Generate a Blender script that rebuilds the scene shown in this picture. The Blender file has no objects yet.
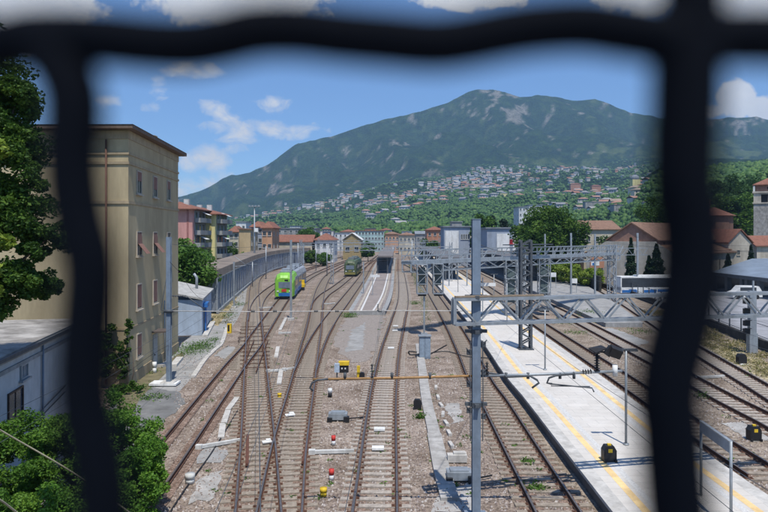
import bpy, math, random
import numpy as np
from mathutils import Matrix, Vector

random.seed(7)
RNG = np.random.default_rng(11)
S = bpy.context.scene
COL = S.collection

# ------------------------------------------------------------------ camera
CAMZ = 9.4
cam_d = bpy.data.cameras.new("camera"); cam = bpy.data.objects.new("camera", cam_d); COL.objects.link(cam)
cam.location = (0, 0, CAMZ); cam.rotation_euler = (math.radians(90), 0, 0)
cam_d.sensor_width = 36; cam_d.lens = 30.0; cam_d.shift_y = -20 / 768
cam_d.clip_start = 0.01; cam_d.clip_end = 20000
cam_d.dof.use_dof = True; cam_d.dof.focus_distance = 60; cam_d.dof.aperture_fstop = 8.2
S.camera = cam

# ------------------------------------------------------------------ light
SUN_EL = 66.0; SUN_AZ = 166.0      # compass degrees clockwise from +Y
se, sa = math.radians(SUN_EL), math.radians(SUN_AZ)
sun_dir = Vector((math.sin(sa) * math.cos(se), math.cos(sa) * math.cos(se), math.sin(se)))
sd = bpy.data.lights.new("sun", 'SUN'); sd.energy = 5.0; sd.angle = math.radians(0.5); sd.color = (1, .955, .88)
so = bpy.data.objects.new("sun", sd); COL.objects.link(so); so.location = (0, -20, 60)
so.rotation_euler = sun_dir.to_track_quat('Z', 'Y').to_euler()
S.view_settings.view_transform = 'Standard'; S.view_settings.look = 'None'
S.view_settings.exposure = 0.0; S.view_settings.gamma = 1
S.render.engine = 'CYCLES'
S.cycles.max_bounces = 5; S.cycles.diffuse_bounces = 2; S.cycles.glossy_bounces = 2
S.cycles.transmission_bounces = 3; S.cycles.volume_bounces = 0; S.cycles.transparent_max_bounces = 6

W = bpy.data.worlds.new("World"); S.world = W; W.use_nodes = True
nt = W.node_tree; nt.nodes.clear()
def N(t, **k):
    n = nt.nodes.new(t)
    for a, b in k.items(): setattr(n, a, b)
    return n
def Mth(op, a, b=None, c=None, clamp=False):
    n = N('ShaderNodeMath', operation=op); n.use_clamp = clamp
    for i, v in enumerate((a, b, c)):
        if v is None: continue
        if isinstance(v, (int, float)): n.inputs[i].default_value = v
        else: nt.links.new(v, n.inputs[i])
    return n.outputs[0]
sky = N('ShaderNodeTexSky'); sky.sky_type = 'NISHITA'; sky.sun_disc = False
sky.sun_elevation = se; sky.sun_rotation = sa; sky.altitude = 200; sky.air_density = 1.0; sky.dust_density = .5; sky.ozone_density = 1.6
tc = N('ShaderNodeTexCoord'); sx = N('ShaderNodeSeparateXYZ'); nt.links.new(tc.outputs['Generated'], sx.inputs[0])
ysafe = Mth('MAXIMUM', sx.outputs[1], .05)
ca = Mth('DIVIDE', sx.outputs[0], ysafe); cb = Mth('DIVIDE', sx.outputs[2], ysafe)
front = Mth('GREATER_THAN', sx.outputs[1], .05)
def puffs(lst):
    tot = None
    for (u, v, su, sv, w) in lst:
        a0, b0 = (u - 384) / 640, (236 - v) / 640
        da = Mth('DIVIDE', Mth('SUBTRACT', ca, a0), su / 640); db = Mth('DIVIDE', Mth('SUBTRACT', cb, b0), sv / 640)
        m = Mth('MULTIPLY', Mth('MAXIMUM', Mth('SUBTRACT', 1.0, Mth('ADD', Mth('MULTIPLY', da, da), Mth('MULTIPLY', db, db))), 0), w)
        tot = m if tot is None else Mth('MAXIMUM', tot, m)
    return tot
def cnoise(scale, det, dist, stretch):
    mp = N('ShaderNodeMapping'); mp.inputs['Scale'].default_value = stretch
    nt.links.new(tc.outputs['Generated'], mp.inputs[0])
    n = N('ShaderNodeTexNoise'); n.inputs['Scale'].default_value = scale; n.inputs['Detail'].default_value = det
    n.inputs['Roughness'].default_value = .6; n.inputs['Distortion'].default_value = dist
    nt.links.new(mp.outputs[0], n.inputs['Vector']); return n.outputs[0]
wisp = cnoise(22, 9, .5, (1, 1, 1.7)); lump = cnoise(26, 6, .15, (1, 1, 1.1))
mw = puffs([(238, 130, 36, 17, 1.0), (285, 130, 60, 12, .95), (214, 110, 24, 17, 1.05), (225, 122, 36, 18, .8), (205, 160, 36, 20, 1.0), (212, 188, 60, 22, .75), (236, 150, 16, 9, .8), (205, 186, 60, 14, .6),
            (190, 70, 44, 12, .8), (160, 88, 14, 20, .7), (110, 100, 20, 14, .6), (278, 104, 36, 11, .6), (150, 108, 14, 10, .5)])
ml = puffs([(736, 100, 26, 26, 1.6), (762, 110, 24, 18, 1.4), (712, 112, 26, 12, 1.1), (790, 112, 40, 30, 1.4),
            (30, 5, 90, 60, 1.5), (235, -10, 130, 48, 1.5), (470, -20, 90, 38, 1.5), (640, -15, 70, 40, 1.5), (770, 0, 90, 60, 1.5), (-40, 0, 120, 90, 1.2)])
dw = Mth('MULTIPLY', Mth('SUBTRACT', Mth('ADD', mw, Mth('MULTIPLY', Mth('SUBTRACT', wisp, .5), 3.0)), .36), 1.25, clamp=True)
dw = Mth('MULTIPLY', dw, Mth('MULTIPLY', mw, 4.0, clamp=True))
dl = Mth('MULTIPLY', Mth('SUBTRACT', Mth('ADD', ml, Mth('MULTIPLY', Mth('SUBTRACT', lump, .5), 2.2)), .45), 3.0, clamp=True)
dl = Mth('MULTIPLY', dl, Mth('GREATER_THAN', ml, 0.001))
dens = Mth('MULTIPLY', Mth('MAXIMUM', dw, dl), front, clamp=True)
cr = N('ShaderNodeMix', data_type='RGBA'); nt.links.new(lump, cr.inputs['Factor'])
cr.inputs[6].default_value = (5.6, 5.9, 6.6, 1); cr.inputs[7].default_value = (8.6, 8.4, 8.0, 1)
mx = N('ShaderNodeMix', data_type='RGBA'); nt.links.new(dens, mx.inputs['Factor'])
tint = N('ShaderNodeMix', data_type='RGBA', blend_type='MULTIPLY'); tint.inputs['Factor'].default_value = 1
nt.links.new(sky.outputs[0], tint.inputs[6]); tint.inputs[7].default_value = (.74, .98, 1.30, 1)
nt.links.new(tint.outputs[2], mx.inputs[6]); nt.links.new(cr.outputs[2], mx.inputs[7])
bg = N('ShaderNodeBackground'); bg.inputs['Strength'].default_value = .12
nt.links.new(mx.outputs[2], bg.inputs[0]); wo = N('ShaderNodeOutputWorld'); nt.links.new(bg.outputs[0], wo.inputs[0])

# ------------------------------------------------------------------ projection helpers (photo pixel -> world)
F = 640.0
def G(u, v, h=0.0):
    Z = F * (CAMZ - h) / (v - 236.0)
    return Vector(((u - 384) / F * Z, Z, h))
def P(u, v, Z):
    return Vector(((u - 384) / F * Z, Z, CAMZ + (236 - v) / F * Z))
def HX(u, Z): return (u - 384) / F * Z
def HV(v, Z): return CAMZ + (236 - v) / F * Z

# ------------------------------------------------------------------ materials
MATS = {}
def mat(name, col, rough=.8, var=.18, scale=6.0, bump=0.0, metal=0.0, col2=None, detail=5, spec=.3, stretch=None, grime=.22):
    if name in MATS: return MATS[name]
    m = bpy.data.materials.new(name); m.use_nodes = True; t = m.node_tree; b = t.nodes['Principled BSDF']
    b.inputs['Roughness'].default_value = rough; b.inputs['Metallic'].default_value = metal
    b.inputs['Specular IOR Level'].default_value = spec
    tcn = t.nodes.new('ShaderNodeTexCoord'); nn = t.nodes.new('ShaderNodeTexNoise')
    nn.inputs['Scale'].default_value = scale; nn.inputs['Detail'].default_value = detail; nn.inputs['Roughness'].default_value = .65
    if stretch:
        mp = t.nodes.new('ShaderNodeMapping'); mp.inputs['Scale'].default_value = stretch
        t.links.new(tcn.outputs['Object'], mp.inputs[0]); t.links.new(mp.outputs[0], nn.inputs['Vector'])
    else: t.links.new(tcn.outputs['Object'], nn.inputs['Vector'])
    r = t.nodes.new('ShaderNodeValToRGB'); c2 = col2 or col
    r.color_ramp.elements[0].position = .3; r.color_ramp.elements[1].position = .7
    r.color_ramp.elements[0].color = (*[c * (1 - var) for c in col], 1)
    r.color_ramp.elements[1].color = (*[min(1, c * (1 + var)) for c in c2], 1)
    t.links.new(nn.outputs[0], r.inputs[0])
    if grime:
        mp2 = t.nodes.new('ShaderNodeMapping'); mp2.inputs['Scale'].default_value = (1, 1, .22); t.links.new(tcn.outputs['Object'], mp2.inputs[0])
        g_ = t.nodes.new('ShaderNodeTexNoise'); g_.inputs['Scale'].default_value = max(.35, scale * .45); g_.inputs['Detail'].default_value = 9; g_.inputs['Roughness'].default_value = .75; t.links.new(mp2.outputs[0], g_.inputs['Vector'])
        gr_ = t.nodes.new('ShaderNodeValToRGB'); gr_.color_ramp.elements[0].position = .36; gr_.color_ramp.elements[0].color = (1 - grime, 1 - grime * 1.05, 1 - grime * 1.12, 1); gr_.color_ramp.elements[1].position = .56; gr_.color_ramp.elements[1].color = (1.03, 1.03, 1.03, 1)
        t.links.new(g_.outputs[0], gr_.inputs[0]); mm_ = t.nodes.new('ShaderNodeMix'); mm_.data_type = 'RGBA'; mm_.blend_type = 'MULTIPLY'; mm_.inputs['Factor'].default_value = 1
        t.links.new(r.outputs[0], mm_.inputs[6]); t.links.new(gr_.outputs[0], mm_.inputs[7]); t.links.new(mm_.outputs[2], b.inputs['Base Color'])
    else: t.links.new(r.outputs[0], b.inputs['Base Color'])
    if bump:
        bn = t.nodes.new('ShaderNodeBump'); bn.inputs['Strength'].default_value = bump; bn.inputs['Distance'].default_value = .05
        t.links.new(nn.outputs[0], bn.inputs['Height']); t.links.new(bn.outputs[0], b.inputs['Normal'])
    MATS[name] = m; return m

def ballast(name, c_a, c_b, c_c, patch=.25):
    """gravel: voronoi stones coloured one by one, over broad stains"""
    m = bpy.data.materials.new(name); m.use_nodes = True; t = m.node_tree; b = t.nodes['Principled BSDF']
    b.inputs['Roughness'].default_value = .95; b.inputs['Specular IOR Level'].default_value = .15
    tcn = t.nodes.new('ShaderNodeTexCoord')
    v = t.nodes.new('ShaderNodeTexVoronoi'); v.inputs['Scale'].default_value = 14; t.links.new(tcn.outputs['Object'], v.inputs['Vector'])
    bw = t.nodes.new('ShaderNodeSeparateColor'); t.links.new(v.outputs['Color'], bw.inputs[0])
    r = t.nodes.new('ShaderNodeValToRGB'); e = r.color_ramp.elements
    e[0].position = 0; e[0].color = (*c_a, 1); e[1].position = 1; e[1].color = (*c_c, 1)
    k = e.new(.45); k.color = (*c_b, 1); k = e.new(.88); k.color = (*[x * 1.35 for x in c_b], 1)
    t.links.new(bw.outputs[0], r.inputs[0])
    n = t.nodes.new('ShaderNodeTexNoise'); n.inputs['Scale'].default_value = .45; n.inputs['Detail'].default_value = 10; n.inputs['Roughness'].default_value = .7
    t.links.new(tcn.outputs['Object'], n.inputs['Vector'])
    r2 = t.nodes.new('ShaderNodeValToRGB'); r2.color_ramp.elements[0].position = .32; r2.color_ramp.elements[1].position = .68
    r2.color_ramp.elements[0].color = (1 - patch, 1 - patch * 1.1, 1 - patch * 1.2, 1); r2.color_ramp.elements[1].color = (1 + patch * .5, 1 + patch * .52, 1 + patch * .55, 1)
    t.links.new(n.outputs[0], r2.inputs[0])
    mu = t.nodes.new('ShaderNodeMix'); mu.data_type = 'RGBA'; mu.blend_type = 'MULTIPLY'; mu.inputs['Factor'].default_value = 1
    t.links.new(r.outputs[0], mu.inputs[6]); t.links.new(r2.outputs[0], mu.inputs[7])
    t.links.new(mu.outputs[2], b.inputs['Base Color'])
    bn = t.nodes.new('ShaderNodeBump'); bn.inputs['Strength'].default_value = .8; bn.inputs['Distance'].default_value = .04
    t.links.new(v.outputs['Distance'], bn.inputs['Height']); t.links.new(bn.outputs[0], b.inputs['Normal'])
    MATS[name] = m; return m

def leafmat(name, c1, c2, c3, trans=.3):
    m = bpy.data.materials.new(name); m.use_nodes = True; t = m.node_tree; b = t.nodes['Principled BSDF']
    b.inputs['Roughness'].default_value = .6; b.inputs['Specular IOR Level'].default_value = .25
    a = t.nodes.new('ShaderNodeAttribute'); a.attribute_name = 'tone'
    r = t.nodes.new('ShaderNodeValToRGB'); e = r.color_ramp.elements
    e[0].color = (*c1, 1); e[1].color = (*c3, 1); k = e.new(.5); k.color = (*c2, 1)
    t.links.new(a.outputs['Fac'], r.inputs[0]); t.links.new(r.outputs[0], b.inputs['Base Color'])
    tr = t.nodes.new('ShaderNodeBsdfTranslucent'); t.links.new(r.outputs[0], tr.inputs[0])
    ms = t.nodes.new('ShaderNodeMixShader'); ms.inputs[0].default_value = trans
    t.links.new(b.outputs[0], ms.inputs[1]); t.links.new(tr.outputs[0], ms.inputs[2])
    t.links.new(ms.outputs[0], t.nodes['Material Output'].inputs[0]); MATS[name] = m; return m

M_wire = mat('wire_coating', (.0015, .0028, .006), .8, .1, spec=.08)
M_ball = ballast('yard_gravel', (.165, .130, .104), (.28, .228, .186), (.43, .38, .325), .50)
M_ball2 = ballast('right_gravel', (.17, .135, .105), (.285, .235, .185), (.43, .38, .32), .48)
M_dust = ballast('rusty_gravel', (.12, .08, .06), (.22, .155, .12), (.36, .28, .23), .35)
M_conc = mat('pale_concrete', (.50, .48, .44), .9, .18, 3, .15)
M_slab = mat('trough_concrete', (.36, .345, .32), .95, .3, 1.8, .3, detail=9)
M_concd = mat('grey_concrete', (.30, .30, .29), .9, .2, 2.5, .2)
M_sleep = mat('sleeper_concrete', (.37, .325, .275), .9, .22, 7, .2)
M_sleepw = mat('sleeper_brown', (.285, .24, .19), .95, .25, 7, .3)
M_rust = mat('rust', (.11, .055, .035), .9, .35, 14, .2)
M_rustr = mat('red_rust', (.13, .058, .04), .9, .3, 14, .2)
M_head = mat('rail_head', (.20, .17, .15), .38, .2, 8, 0, .6)
M_galv = mat('galvanised_steel', (.33, .36, .38), .5, .14, 4, .05, .35)
M_steel = mat('blue_grey_paint', (.20, .25, .31), .5, .15, 3, .05, .1)
M_steeld = mat('dark_steel', (.09, .10, .11), .6, .25, 5, .05, .2)
M_black = mat('black_plastic', (.02, .02, .022), .5, .2)
M_white = mat('white_paint', (.72, .72, .69), .6, .08, 3)
M_whited = mat('weathered_white', (.55, .55, .52), .8, .2, 2.5, .05)
M_yel = mat('yellow_paint', (.70, .47, .03), .6, .12, 5)
M_yline = mat('yellow_line', (.78, .56, .27), .8, .12, 2)
M_oran = mat('ochre_tube', (.36, .21, .09), .6, .25, 4)
M_red = mat('red_paint', (.55, .05, .04), .6, .1)
M_blue = mat('blue_paint', (.03, .15, .42), .4, .1)
M_glass = mat('dark_glass', (.03, .04, .05), .12, .2, 1, 0, 0, spec=.6)
M_asph = mat('asphalt', (.17, .17, .165), .95, .22, 1.2, .25)
M_asphl = mat('pale_asphalt', (.30, .295, .28), .95, .18, 1.2, .25)
M_terra = mat('terracotta_tiles', (.235, .105, .07), .85, .22, 2.5, .3)
M_terral = mat('faded_tiles', (.235, .14, .095), .85, .22, 2.0, .3)
M_slate = mat('grey_roofing', (.22, .24, .26), .7, .15, 1)
M_bark = mat('bark', (.10, .075, .055), .95, .3, 8, .4)

def platform_mat():
    m = bpy.data.materials.new('platform_paving'); m.use_nodes = True; t = m.node_tree; b = t.nodes['Principled BSDF']
    b.inputs['Roughness'].default_value = .85
    tcn = t.nodes.new('ShaderNodeTexCoord'); br = t.nodes.new('ShaderNodeTexBrick')
    br.inputs['Scale'].default_value = 1.0; br.inputs['Brick Width'].default_value = 1.2; br.inputs['Row Height'].default_value = .6
    br.inputs['Mortar Size'].default_value = .010; br.inputs['Color1'].default_value = (.62, .585, .53, 1); br.inputs['Color2'].default_value = (.57, .54, .49, 1)
    br.inputs['Mortar'].default_value = (.40, .39, .36, 1)
    t.links.new(tcn.outputs['Object'], br.inputs['Vector'])
    n = t.nodes.new('ShaderNodeTexNoise'); n.inputs['Scale'].default_value = .6; n.inputs['Detail'].default_value = 8; n.inputs['Roughness'].default_value = .7
    t.links.new(tcn.outputs['Object'], n.inputs['Vector'])
    r = t.nodes.new('ShaderNodeValToRGB'); r.color_ramp.elements[0].position = .3; r.color_ramp.elements[1].position = .7
    r.color_ramp.elements[0].color = (.84, .82, .79, 1); r.color_ramp.elements[1].color = (1.06, 1.06, 1.06, 1)
    t.links.new(n.outputs[0], r.inputs[0])
    mu = t.nodes.new('ShaderNodeMix'); mu.data_type = 'RGBA'; mu.blend_type = 'MULTIPLY'; mu.inputs['Factor'].default_value = 1
    t.links.new(br.outputs[0], mu.inputs[6]); t.links.new(r.outputs[0], mu.inputs[7]); t.links.new(mu.outputs[2], b.inputs['Base Color'])
    return m
M_plat = platform_mat()

# ------------------------------------------------------------------ mesh builder
WL = {}
class MB:
    def __init__(s): s.v = []; s.f = []; s.m = []; s.M = Matrix.Identity(4); s.mi = 0
    def add(s, vs, fs):
        o = len(s.v); s.v += [tuple(s.M @ Vector(p)) for p in vs]
        s.f += [tuple(i + o for i in f) for f in fs]; s.m += [s.mi] * len(fs); return s
    def box(s, c, d, rz=0):
        x, y, z = [k / 2 for k in d]; R = Matrix.Rotation(rz, 3, 'Z'); c = Vector(c)
        vs = [c + R @ Vector((a * x, b * y, e * z)) for a in (-1, 1) for b in (-1, 1) for e in (-1, 1)]
        return s.add(vs, [(0, 1, 3, 2), (4, 6, 7, 5), (0, 4, 5, 1), (2, 3, 7, 6), (0, 2, 6, 4), (1, 5, 7, 3)])
    def bar(s, a, b, w, h=None):
        a, b = Vector(a), Vector(b); h = h or w; d = (b - a)
        if d.length < 1e-6: return s
        d.normalize(); up = Vector((0, 0, 1)) if abs(d.z) < .95 else Vector((0, 1, 0))
        x = d.cross(up).normalized() * w / 2; y = x.cross(d).normalized() * h / 2
        vs = [p + i * x + j * y for p in (a, b) for i, j in ((-1, -1), (1, -1), (1, 1), (-1, 1))]
        return s.add(vs, [(3, 2, 1, 0), (4, 5, 6, 7), (0, 1, 5, 4), (1, 2, 6, 5), (2, 3, 7, 6), (3, 0, 4, 7)])
    def tube(s, pts, r, n=8, cap=True):
        pts = [Vector(p) for p in pts]; rs = r if isinstance(r, (list, tuple)) else [r] * len(pts)
        vs, fs = [], []; px = None
        for i, p in enumerate(pts):
            d = (pts[min(i + 1, len(pts) - 1)] - pts[max(i - 1, 0)]).normalized()
            up = px if px is not None else (Vector((0, 0, 1)) if abs(d.z) < .9 else Vector((1, 0, 0)))
            x = (up - d * up.dot(d)).normalized() if px is not None else d.cross(up).normalized(); px = x
            y = d.cross(x)
            for k in range(n):
                a = 2 * math.pi * k / n; vs.append(p + rs[i] * (math.cos(a) * x + math.sin(a) * y))
        for i in range(len(pts) - 1):
            for k in range(n):
                k2 = (k + 1) % n; fs.append((i * n + k, i * n + k2, (i + 1) * n + k2, (i + 1) * n + k))
        if cap: fs.append(tuple(range(n))[::-1]); fs.append(tuple((len(pts) - 1) * n + k for k in range(n)))
        return s.add(vs, fs)
    def prism(s, poly, z0, z1):
        n = len(poly); vs = [(p[0], p[1], z0) for p in poly] + [(p[0], p[1], z1) for p in poly]
        fs = [tuple(range(n))[::-1], tuple(range(n, 2 * n))] + [(i, (i + 1) % n, n + (i + 1) % n, n + i) for i in range(n)]
        return s.add(vs, fs)
    def sheet(s, poly, z):
        return s.add([(p[0], p[1], z) for p in poly], [tuple(range(len(poly)))])
    def rough(s, poly, z, amp=.25, step=.5):
        out = []
        for a, b in zip(poly, poly[1:] + poly[:1]):
            a, b = Vector((a[0], a[1], 0)), Vector((b[0], b[1], 0)); n = max(1, int((b - a).length / step))
            for k in range(n): p = a + (b - a) * k / n; out.append((p.x + random.uniform(-amp, amp), p.y + random.uniform(-amp, amp) * 1.5, z))
        return s.add(out, [tuple(range(len(out)))])
    def poly(s, pts): return s.add(pts, [tuple(range(len(pts)))])
    def strip(s, L, R):
        n = len(L); return s.add(list(L) + list(R), [(i, n + i, n + i + 1, i + 1) for i in range(n - 1)])
    def gable(s, x0, x1, y0, y1, z0, z1, ov=.5, axis='x'):
        """roof with ridge along axis, thickness .2"""
        th = .18
        if axis == 'x':
            ym = (y0 + y1) / 2
            pr = [(y0 - ov, z0), (ym, z1), (y1 + ov, z0), (y1 + ov, z0 - th), (ym, z1 - th * 1.3), (y0 - ov, z0 - th)]
            A = [(x0 - ov, a, b) for a, b in pr]; B = [(x1 + ov, a, b) for a, b in pr]
        else:
            xm = (x0 + x1) / 2
            pr = [(x0 - ov, z0), (xm, z1), (x1 + ov, z0), (x1 + ov, z0 - th), (xm, z1 - th * 1.3), (x0 - ov, z0 - th)]
            A = [(a, y0 - ov, b) for a, b in pr]; B = [(a, y1 + ov, b) for a, b in pr]
        fs = [(i, (i + 1) % 6, 6 + (i + 1) % 6, 6 + i) for i in range(6)] + [(0, 1, 4, 5)[::-1], (1, 2, 3, 4)[::-1], (6, 7, 10, 11), (7, 8, 9, 10)]
        return s.add(A + B, fs)
    def hip(s, x0, x1, y0, y1, z0, z1, ov=.6):
        x0 -= ov; x1 += ov; y0 -= ov; y1 += ov; w, d = x1 - x0, y1 - y0; k = min(w, d) / 2
        if w >= d: r0, r1 = (x0 + k, (y0 + y1) / 2, z1), (x1 - k, (y0 + y1) / 2, z1)
        else: r0, r1 = ((x0 + x1) / 2, y0 + k, z1), ((x0 + x1) / 2, y1 - k, z1)
        vs = [(x0, y0, z0), (x1, y0, z0), (x1, y1, z0), (x0, y1, z0), (x0, y0, z0 - .2), (x1, y0, z0 - .2), (x1, y1, z0 - .2), (x0, y1, z0 - .2), r0, r1]
        if w >= d: top = [(0, 1, 9, 8), (1, 2, 9), (2, 3, 8, 9), (3, 0, 8)]
        else: top = [(0, 1, 8), (1, 2, 9, 8), (2, 3, 9), (3, 0, 8, 9)]
        return s.add(vs, top + [(7, 6, 5, 4), (0, 4, 5, 1), (1, 5, 6, 2), (2, 6, 7, 3), (3, 7, 4, 0)])
    def sphere(s, c, r, nu=10, nv=6, sq=(1, 1, 1)):
        vs, fs = [], []
        for j in range(nv + 1):
            t = math.pi * j / nv
            for i in range(nu):
                a = 2 * math.pi * i / nu
                vs.append((c[0] + r * sq[0] * math.sin(t) * math.cos(a), c[1] + r * sq[1] * math.sin(t) * math.sin(a), c[2] + r * sq[2] * math.cos(t)))
        for j in range(nv):
            for i in range(nu):
                i2 = (i + 1) % nu; fs.append((j * nu + i, (j + 1) * nu + i, (j + 1) * nu + i2, j * nu + i2))
        return s.add(vs, fs)
    def mesh(s, name, mats, off=(0, 0, 0), smooth=False):
        me = bpy.data.meshes.new(name); o = Vector(off)
        me.from_pydata([tuple(Vector(p) - o) for p in s.v], [], s.f)
        mats = mats if isinstance(mats, (list, tuple)) else [mats]
        for m in mats: me.materials.append(m)
        if len(mats) > 1: me.polygons.foreach_set('material_index', s.m)
        if smooth: me.polygons.foreach_set('use_smooth', [True] * len(me.polygons))
        me.validate(); me.update(); return me
    def build(s, name, mats, parent=None, smooth=False, at=None):
        off = WL[parent.name] if parent is not None else Vector(at or (0, 0, 0))
        me = s.mesh(name, mats, off, smooth); o = bpy.data.objects.new(name, me); COL.objects.link(o)
        if parent is not None: o.parent = parent
        else: o.location = off
        WL[o.name] = Vector(off); return o
def tag(o, label=None, cat=None, group=None, kind=None):
    if label: o['label'] = label
    if cat: o['category'] = cat
    if group: o['group'] = group
    if kind: o['kind'] = kind
    return o
def thing(name, loc, label, cat, group=None):
    o = bpy.data.objects.new(name, None); COL.objects.link(o); o.location = loc; o.empty_display_size = .3
    WL[o.name] = Vector(loc); return tag(o, label, cat, group)
def inst(me, name, parent, wloc, rz=0, scale=None):
    o = bpy.data.objects.new(name, me); COL.objects.link(o); o.parent = parent
    o.location = Vector(wloc) - WL[parent.name]; o.rotation_euler = (0, 0, rz)
    if scale: o.scale = scale
    WL[o.name] = Vector(wloc); return o
def struct(o): o['kind'] = 'structure'; return o
def px(*pts, h=0): return [G(u, v, h) for u, v in pts]
def curve(pts, n=8):
    """Catmull-Rom through xy points, z kept"""
    P_ = [Vector(p) for p in pts]; P_ = [2 * P_[0] - P_[1]] + P_ + [2 * P_[-1] - P_[-2]]; out = []
    for i in range(1, len(P_) - 2):
        a, b, c, d = P_[i - 1:i + 3]
        for k in range(n):
            t = k / n; out.append(.5 * ((2 * b) + (c - a) * t + (2 * a - 5 * b + 4 * c - d) * t * t + (3 * b - a - 3 * c + d) * t ** 3))
    out.append(P_[-2]); return out
def resample(pts, step):
    out = [pts[0].copy()]; acc = 0
    for a, b in zip(pts, pts[1:]):
        L = (b - a).length; t = step - acc
        while t <= L: out.append(a + (b - a) * (t / L)); t += step
        acc = (acc + L) % step if L else acc
    return out
def normals(pts):
    r = []
    for i in range(len(pts)):
        d = pts[min(i + 1, len(pts) - 1)] - pts[max(i - 1, 0)]; d.z = 0; d.normalize(); r.append(Vector((d.y, -d.x, 0)))
    return r
def offset(pts, d): return [p + n * d for p, n in zip(pts, normals(pts))]

def leaf_mesh(name, centers, sizes, tones, m, aspect=.55):
    """one small quad per centre, random orientation"""
    n = len(centers); c = np.asarray(centers, float); s = np.asarray(sizes, float)[:, None]
    a = RNG.normal(size=(n, 3)); a[:, 2] *= .55; a /= np.linalg.norm(a, axis=1)[:, None]
    b = RNG.normal(size=(n, 3)); b -= a * (a * b).sum(1)[:, None]; b /= np.linalg.norm(b, axis=1)[:, None]
    V = np.empty((n, 4, 3)); V[:, 0] = c - a * s; V[:, 1] = c - b * s * aspect; V[:, 2] = c + a * s; V[:, 3] = c + b * s * aspect
    me = bpy.data.meshes.new(name); me.vertices.add(4 * n); me.vertices.foreach_set('co', V.reshape(-1).astype(np.float32))
    me.loops.add(4 * n); me.loops.foreach_set('vertex_index', np.arange(4 * n, dtype=np.int32))
    me.polygons.add(n); me.polygons.foreach_set('loop_start', np.arange(0, 4 * n, 4, dtype=np.int32))
    at = me.attributes.new('tone', 'FLOAT', 'FACE'); at.data.foreach_set('value', np.asarray(tones, np.float32))
    me.materials.append(m); me.update(calc_edges=True); return me
def crown_pts(c, r, n, clumps, cr, shell=.45):
    c = np.array(c, float); r = np.array(r, float)
    d = RNG.normal(size=(clumps, 3)); d /= np.linalg.norm(d, axis=1)[:, None]
    k = shell + (1 - shell) * RNG.random(clumps) ** .6
    cc = c + d * k[:, None] * r * .9
    w = RNG.random(clumps) + .3; idx = RNG.choice(clumps, n, p=w / w.sum())
    g = RNG.normal(size=(n, 3)); g /= np.linalg.norm(g, axis=1)[:, None]
    rad = cr * (.55 + .6 * RNG.random(clumps))
    pts = cc[idx] + g * (RNG.random(n) ** .45)[:, None] * rad[idx][:, None] * np.array([1, 1, .8])
    tn = np.clip(RNG.random(clumps)[idx] * .45 + RNG.random(n) * .55, 0, 1)
    return pts, tn
def tree(name, base, h, r, label, cat, m, n=6000, leaf=.3, clumps=60, group=None, crown_low=.25, seed=None, cr=None):
    base = Vector(base); t = thing(name, base, label, cat, group)
    b = MB(); top = base + Vector((0, 0, h * .6)); rt = max(.1, h * .022)
    b.tube([base, base + Vector((rt * .5, 0, h * .3)), top], [rt, rt * .75, rt * .4], 7)
    for k in range(7):
        a = k * 2.4; z = h * (.25 + .05 * k); s_ = base + Vector((0, 0, z))
        b.tube([s_, s_ + Vector((math.cos(a) * r[0] * .35, math.sin(a) * r[1] * .35, h * .12)), s_ + Vector((math.cos(a) * r[0] * .7, math.sin(a) * r[1] * .7, h * .2))], [rt * .4, rt * .28, rt * .12], 5)
    b.build('trunk', M_bark, t, True)
    zc = h * (1 + crown_low) / 2; pts, tn = crown_pts(base + Vector((0, 0, zc)), (r[0], r[1], h * (1 - crown_low) / 2), n, clumps, cr or min(r) * .36)
    me = leaf_mesh('crown', pts - np.array(base), leaf * (.6 + .8 * RNG.random(n)), tn, m)
    o = bpy.data.objects.new('crown', me); COL.objects.link(o); o.parent = t; return t
L_dark = leafmat('dark_leaves', (.018, .05, .008), (.055, .12, .015), (.15, .25, .035), .35)
L_mid = leafmat('green_leaves', (.03, .08, .012), (.075, .16, .022), (.14, .25, .04))
L_brt = leafmat('bright_leaves', (.09, .16, .02), (.20, .28, .03), (.34, .40, .07))
L_cyp = leafmat('cypress_leaves', (.008, .025, .010), (.018, .042, .018), (.035, .07, .025), .15)
L_wood2 = leafmat('deep_green_leaves', (.015, .04, .010), (.035, .085, .016), (.08, .15, .03))  # deeper green range for every other tall tree behind the church
L_gra = leafmat('grass_blades', (.10, .12, .03), (.26, .23, .09), (.45, .37, .19))

# ================================================================== FENCE IN FRONT OF THE LENS
fence = thing('wire_mesh_fence', (0, .06, 9.0), 'black coated wire mesh of the bridge fence, close up and out of focus', 'fence')
D = .06
def wire(pxs, r, name='wire'):
    b = MB(); b.tube(curve([P(u, v, D) for u, v in pxs], 6), r, 14); return b.build(name, M_wire, fence, True)
period = [(0, 44), (30, 38), (70, 37), (110, 39), (150, 43), (190, 44), (225, 38), (255, 31), (295, 30), (340, 35), (384, 39), (434, 43), (470, 39), (505, 32), (540, 27), (584, 25), (620, 30), (655, 36)]
def strand(dv, k0=-4, k1=4):
    out = []
    for k in range(k0, k1): out += [(u + 685 * k, v + dv) for u, v in period]
    return out
for j in (-3, -2, -1, 0, 1, 2, 3): wire(strand(j * 660), .0027)
VL = [(44, 44), (60, 62), (72, 90), (74, 120), (72, 150), (73, 180), (78, 216), (87, 250), (90, 275), (88, 310), (85, 346), (84, 380), (87, 415), (96, 452), (103, 500), (100, 560), (80, 640), (50, 704)]
VR = [(690, 36), (687, 60), (686, 100), (684, 150), (684, 190), (689, 215), (692, 260), (687, 300), (678, 340), (671, 370), (668, 400), (671, 430), (678, 512), (690, 580), (694, 640), (690, 696)]
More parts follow.
